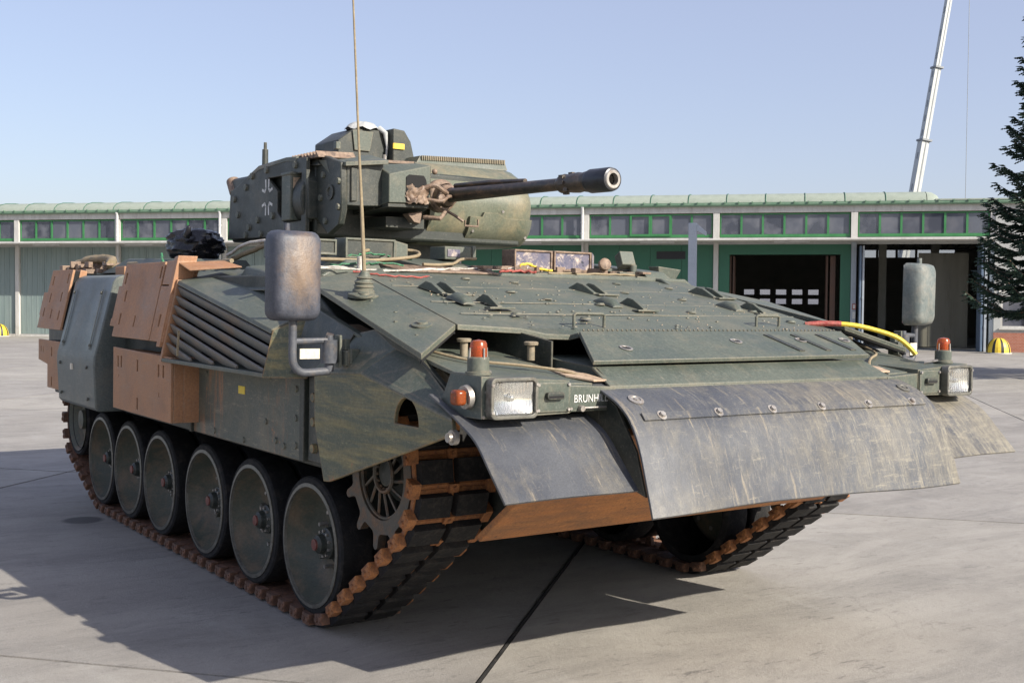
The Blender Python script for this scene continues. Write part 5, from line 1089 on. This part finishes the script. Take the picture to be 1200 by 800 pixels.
# left cheek: rounded armour shell
def shell(u, v):
    prof = [(-1.1, 0, 2.42), (-.72, 0, 2.42), (-.60, 0, 2.445), (-.50, 0, 2.54), (-.46, 0, 2.68), (-.46, 0, 2.80), (-.53, 0, 2.93), (-.66, 0, 3.02), (-.85, 0, 3.075), (-1.6, 0, 3.10)]
    p = curve_at(prof, v); y = .02 + 1.07 * u; e = max(0, (u - .80) / .2); back = .34 * (1 - math.sqrt(max(0, 1 - e * e * .98)))
    zc = 2.76; return (p.x - back, y, zc + (p.z - zc) * (1 - .18 * e ** 2.5))
g = G(); g.grid(shell, 34, 36, thick=(-.03, 0, 0)); sh = obj('cheek_shell', g, 'shell_olive', tur, sharp=70)
g = G(); rings = []
for k in range(24):
    v = .10 + .42 * k / 23; rings.append(v)
g.grid(lambda u, v: V(shell(.32 + .60 * u, .20 + .22 * v + (.03 if .18 < u < .42 else (0 if u >= .5 else (.03 * max(0, (.5 - u) / .08) if u > .42 else 0))) * v)) + V((.030, 0, -.008)), 40, 14, thick=(-.03, 0, .0)); ap = obj('applique_plate', g, 'shell_olive', sh, sharp=60)
def onshell(u, v): return V(shell(u, v)) + V((.030, 0, -.006))
g = G(); bolts(g, [onshell(u, v) for u, v in ((.36, .245), (.36, .33), (.80, .235), (.86, .30), (.60, .46))], (1, 0, -.2), .014, .008, 8); obj('plate_bolts', g, 'steel', sh, kind='stuff')
g = G(); P = [V(shell(.0, k / 30 * .72 + .0)) for k in range(31)]; g.loft([[p + V((.0, -.01, 0)), p + V((.0, .02, 0)), p + V((-.12, .03, 0)), p + V((-.12, -.01, 0))] for p in P]); obj('shell_rim', g, 'shell_olive', sh)
g = G(); g.box(-1.9, -.72, .02, .95, 2.50, 3.04); obj('ammunition_bay', g, 'green_dark', tur, .01)
g = G(); g.hexa([(-1.30, .10, 3.05), (-.86, .10, 3.05), (-.86, 1.0, 3.08), (-1.3, 1.0, 3.08), (-1.25, .16, 3.135), (-.88, .16, 3.135), (-.88, .98, 3.165), (-1.25, .98, 3.165)]); fin = obj('vent_cover', g, 'green', tur)
for k in range(46):
    y = .165 + .80 * k / 45; z = 3.10 + .03 * k / 45; g = G(); g.box(-.870, -.858, y, y + .009, z, z + .036); obj('vent_fin', g, 'sand_green', fin)
# roof covering with corrugated edge
g = G(); g.prism([(-.82, -.92, 2.985), (-.42, -.86, 2.975), (-.36, -.20, 2.99), (-.82, .05, 3.04), (-1.5, .05, 3.04), (-1.5, -.92, 2.99)], (0, 0, .022)); g2 = G()
obj('roof_cover', g, 'rusty_tan', tur, .004)
g = G()
for k in range(9): y = -.97 + .004; x = -.82 + .05 * k; g.prism([(x - .028, y, 2.985), (x, y - .01, 3.030), (x + .028, y, 2.985)], (0, .3, .012))
obj('corrugated_edge', g, 'rusty_tan', tur, kind='stuff')
g = G(); g.hexa([(-.9, -.95, 2.95), (-.42, -.95, 2.93), (-.42, -.6, 2.96), (-.9, -.6, 2.98), (-.88, -.93, 3.0), (-.5, -.92, 2.985), (-.5, -.6, 3.01), (-.88, -.6, 3.02)]); obj('roof_fairing', g, 'green_dark', tur, .006)
# panoramic sight on the roof
g = G(); yb = -.38
g.prism([(-1.2, -.41, 3.05), (-1.2, -.41, 3.24), (-1.2, -.26, 3.345), (-1.2, .02, 3.355), (-1.2, .02, 3.05)], (-.42, 0, 0)); ps = obj('panoramic_sight', g, 'green_dark', tur, .008)
g = G(); g.prism([(-1.26, .035, 3.05), (-1.26, .035, 3.365), (-1.26, .14, 3.355), (-1.26, .20, 3.27), (-1.26, .235, 3.14), (-1.26, .235, 3.05)], (.16, 0, 0)); obj('sight_cheek', g, 'green_dark', ps, .008)
g = G(); g.box(-1.26, -1.085, .036, .13, 3.20, 3.245); g.box(-1.098, -1.09, .03, .135, 3.20, 3.245); obj('yellow_band', g, 'yellow', ps)
g = G(); g.prism([(-1.195, -.27, 3.17), (-1.195, -.13, 3.17), (-1.195, -.10, 3.33), (-1.195, -.29, 3.33)], (.012, 0, 0)); obj('shutter', g, 'green', ps, .004); g = G(); g.box(-1.2, -1.15, -.45, -.41, 3.16, 3.22); obj('sight_hinge', g, 'green', ps, .004)
g = G(); rnd = random.Random(4)
def cap_(u, v): 
    a = u * 2 * pi; r = .02 + .13 * v; return (-1.30 + r * cos(a) * .9, -.14 + r * sin(a), 3.42 - .065 * v ** 2.2 + .012 * sin(7 * a + v * 5) * v)
g.grid(cap_, 28, 8); g.tube([(-1.22, -.03, 3.37), (-1.17, .0, 3.33), (-1.175, .02, 3.22), (-1.18, .01, 3.08)], [.025, .022, .010, .008], 8); obj('sight_wrap', g, 'office', ps, sharp=80)
g = G()
for y in (-.02, .07, .12): g.tube([(-1.14, y, 3.0), (-1.14, y, 3.15)], .012, 6)
obj('sight_mounts', g, 'steel', ps)

# ---- fittings on the deck between glacis and turret
def frame_box(x, y0, y1, z0, z1, mat, inner, dep=.16, name='periscope_frame'):
    g = G(); g.holed([(y0, z0), (y1, z0), (y1, z1), (y0, z1)], [[(y0 + .014, z0 + .014), (y1 - .014, z0 + .014), (y1 - .014, z1 - .014), (y0 + .014, z1 - .014)]], (x, 0, 0), (0, 1, 0), (0, 0, 1), (-.02, 0, 0)); g.box(x - dep, x - .018, y0, y1, z0, z1)
    o = obj(name, g, mat, ifv, .004); g = G(); g.box(x - .017, x - .012, y0 + .014, y1 - .014, z0 + .014, z1 - .014); obj('periscope_glass', g, inner, o); return o
M['scuffed'] = worn('peeling_blue_panel', (.07, .075, .13, 1), (.16, .14, .17, 1), (.48, .40, .33, 1), .6, 9, .48, .62, rust=(.015, .02, .04, 1), rust_lo=.60)
frame_box(.62, .045, .375, 2.205, 2.345, 'rusty_tan', 'scuffed'); frame_box(.62, .39, .73, 2.205, 2.347, 'rusty_tan', 'scuffed')
g = G(); g.prism([(.62, .735, 2.20), (.50, .85, 2.20), (.50, .85, 2.33), (.62, .735, 2.345)], (-.012, 0, 0)); obj('side_panel', g, 'scuffed', ifv, .003)
frame_box(.62, -1.26, -.90, 2.235, 2.365, 'green', 'green_dark'); frame_box(.60, -1.62, -1.31, 2.25, 2.35, 'green', 'green_dark')
g = G(); g.prism([(.60, -.89, 2.235), (.60, -.80, 2.235), (.60, -.80, 2.34), (.60, -.89, 2.36)], (-.01, 0, 0)); obj('side_panel', g, 'green', ifv)
# light edge strips and sheets lying along the rear of the glacis
g = G(); g.prism([(.86, -1.0, 2.155), (.86, -.25, 2.155), (.70, -.25, 2.18), (.64, -1.05, 2.20)], (0, 0, .012)); obj('deck_strip', g, 'rusty_tan', ifv, .003)
g = G(); g.prism([(.60, -.70, 2.19), (.66, -.32, 2.19), (.35, -.32, 2.24), (.25, -.75, 2.245)], (0, 0, .02)); obj('deck_cover', g, 'green', ifv, .004)
g = G(); g.prism([(.80, .05, 2.165), (.80, 1.15, 2.165), (.45, 1.15, 2.2), (.45, .05, 2.2)], (0, 0, .012)); obj('deck_cover', g, 'glacis', ifv, .004)
g = G(); g.box(.25, .45, -.42, -.20, 2.26, 2.35); g.box(.25, .46, -.20, -.17, 2.27, 2.36); obj('periscope', g, 'green', ifv, .006); g = G(); g.box(.451, .455, -.40, -.30, 2.28, 2.33); obj('periscope_glass', g, 'scuffed', ifv)
g = G(); g.lathe([(.035, 0), (.045, .01), (.045, .04), (.030, .05)], (.74, .74, 2.25), (.9, -.2, .3), 16, cap=True); obj('round_lamp', g, 'rusty_tan', ifv); 
g = G(); g.obox((.62, 1.05, 2.30), (.03, 0, .02), (0, .065, .0), (-.02, 0, .05)); g.cyl((.65, 1.10, 2.20), (.65, 1.10, 2.27), .03, .03, 12); obj('hinge_block', g, 'green', ifv, .006)
g = G(); g.hexa([(.50, 1.45, 2.17), (.56, 1.45, 2.17), (.56, 1.62, 2.17), (.50, 1.62, 2.17), (.46, 1.42, 2.27), (.58, 1.42, 2.27), (.58, 1.66, 2.25), (.46, 1.66, 2.25)]); obj('periscope', g, 'green', ifv, .006)
g = G()
for a, b in (((.72, .90, 2.20), (.70, 1.35, 2.185)), ((.80, 1.0, 2.17), (.78, 1.5, 2.15)), ((.55, .9, 2.23), (.62, 1.3, 2.20)), ((.50, 1.3, 2.20), (.86, 1.42, 2.13))): g.obox((V(a) + V(b)) / 2, (V(b) - V(a)) / 2, (.02, 0, 0), (0, 0, .012))
obj('hinge_bar', g, 'green', ifv, .003)
g = G(); rnd = random.Random(21)
for _ in range(34):
    c = V((rnd.uniform(.45, .80), rnd.uniform(-.35, 1.25), 2.205)); g.obox(c, (rnd.uniform(.01, .04), rnd.uniform(-.02, .02), 0), (rnd.uniform(-.01, .01), rnd.uniform(.01, .05), 0), (0, 0, rnd.uniform(.006, .025)))
obj('fittings', g, 'rusty_tan', ifv, .003, kind='stuff')
# cable looms
def loom(pts, r, mat, seed=0, jit=.0, name='cable'):
    rnd = random.Random(seed); P = [V(p) for p in pts]; n = len(P) * 5; path = [curve_at([tuple(p) for p in P], k / n) + V((rnd.uniform(-jit, jit), rnd.uniform(-jit, jit), rnd.uniform(-jit, jit) * .4)) for k in range(n + 1)]
    g = G(); g.tube(path, r, 6); return obj(name, g, mat, ifv, sharp=80)
loom([(.62, -1.66, 2.22), (.70, -1.4, 2.22), (.72, -1.1, 2.225), (.70, -.8, 2.26), (.55, -.72, 2.30), (.50, -.95, 2.31), (.66, -1.15, 2.28)], .012, 'khaki', 1)
loom([(.80, -1.62, 2.17), (.84, -1.35, 2.17), (.88, -1.1, 2.155), (.84, -.8, 2.17), (.76, -.5, 2.19), (.70, -.2, 2.20)], .005, 'wire_white', 2, .012)
loom([(.86, -1.60, 2.165), (.90, -1.30, 2.155), (.86, -1.05, 2.16), (.80, -.7, 2.18), (.74, -.45, 2.185)], .005, 'wire_white', 3, .014)
loom([(.92, -1.35, 2.145), (1.0, -1.2, 2.125), (1.05, -1.0, 2.12), (.95, -.85, 2.13)], .006, 'wire_red', 4, .012)
loom([(.70, -1.3, 2.24), (.66, -1.1, 2.27), (.60, -.95, 2.26), (.62, -.8, 2.25)], .006, 'wire_green', 5, .02)
loom([(.80, -1.45, 2.18), (.78, -1.2, 2.20), (.80, -.95, 2.20)], .006, 'wire_green', 6, .02)
loom([(.72, -.75, 2.21), (.66, -.5, 2.22), (.55, -.35, 2.26), (.5, -.2, 2.27)], .011, 'khaki', 7, .004)
loom([(.75, -.35, 2.19), (.70, -.1, 2.20), (.70, .1, 2.21)], .006, 'wire_white', 8, .018)
loom([(.80, -.20, 2.18), (.76, .0, 2.19), (.80, .10, 2.18)], .009, 'wire_red', 9, .018)
loom([(.74, .0, 2.22), (.72, .08, 2.24), (.74, .18, 2.21), (.76, .26, 2.20)], .009, 'yellow', 10, .010)
loom([(.80, .2, 2.18), (.78, .5, 2.185), (.76, .9, 2.19), (.72, 1.2, 2.19)], .008, 'khaki', 11, .008)
g = G(); g.cyl((.86, -1.28, 2.13), (.86, -1.28, 2.24), .024, .022, 14); obj('filter_can', g, 'wire_white', ifv)
loom([(-3.2, -1.45, 2.25), (-2.6, -1.40, 2.25), (-2.0, -1.38, 2.24), (-1.4, -1.40, 2.23), (-.9, -1.4, 2.24)], .018, 'khaki', 12, .004)
loom([(-1.6, -1.15, 2.26), (-1.1, -1.18, 2.32), (-.7, -1.2, 2.36), (-.3, -1.2, 2.32), (.1, -1.25, 2.30)], .020, 'khaki', 13, .006)
loom([(-1.5, -1.20, 2.30), (-1.0, -1.22, 2.38), (-.6, -1.18, 2.38), (-.2, -1.24, 2.30)], .014, 'wire_white', 14, .008)
loom([(-.45, -1.25, 2.30), (-.2, -1.22, 2.35), (.0, -1.2, 2.36), (.2, -1.2, 2.30)], .014, 'wire_green', 15, .014)
loom([(-2.3, -1.45, 2.32), (-2.2, -1.47, 2.24), (-2.1, -1.45, 2.20)], .012, 'wire_green', 16, .01)
g = G(); g.hexa([(-3.9, -1.5, 2.17), (-1.4, -1.5, 2.17), (-1.4, -1.0, 2.17), (-3.9, -1.0, 2.17), (-3.3, -1.42, 2.30), (-1.6, -1.42, 2.27), (-1.6, -1.0, 2.27), (-3.3, -1.0, 2.30)]); obj('rear_hatch', g, 'green', ifv, .01)
g = G(); rnd = random.Random(31)
for _ in range(40):
    c = V((rnd.uniform(-4.75, -3.4), rnd.uniform(-1.6, -1.1), 2.19 + rnd.uniform(0, .08))); g.obox(c, (rnd.uniform(.02, .07), 0, 0), (0, rnd.uniform(.02, .07), 0), (0, 0, rnd.uniform(.01, .035)))
obj('rear_fittings', g, 'rusty_tan', ifv, .005, kind='stuff')
loom([(-4.7, -1.5, 2.26), (-4.4, -1.42, 2.31), (-4.0, -1.38, 2.31), (-3.7, -1.45, 2.26)], .045, 'khaki', 17, .012)
g = G(); g.box(-3.0, -2.75, -1.62, -1.50, 2.12, 2.22); obj('brown_stowage', g, 'brown', ifv, .005)
g = G(); g.box(-.62, -.50, -1.28, -1.12, 2.26, 2.38); obj('pale_box', g, 'mirror_grey', ifv, .01)
# rubbish bag resting on the rear deck
def bagf(u, v):
    a = u * 2 * pi; t = v * pi; r = sin(t) ** .55; p = V((cos(a) * r, sin(a) * r, -cos(t)))
    n = noise.noise(p * 2.2 + V((3, 1, 0))) * .18 + abs(noise.noise(V((p.x * 3, p.y * 3, p.z * 9)))) * .22
    return (-2.42 + .25 * p.x * (1 + n), -1.12 + .22 * p.y * (1 + n), 2.405 + .135 * p.z * (1 + n * .5))
g = G(); g.grid(bagf, 56, 34); g.tube([(-2.25, -1.25, 2.48), (-2.17, -1.27, 2.55)], [.04, .015], 8)
bag = obj('rubbish_bag', g, 'bag', None, sharp=80, label='crumpled shiny black plastic bag lying on the rear deck behind the turret', category='bag')
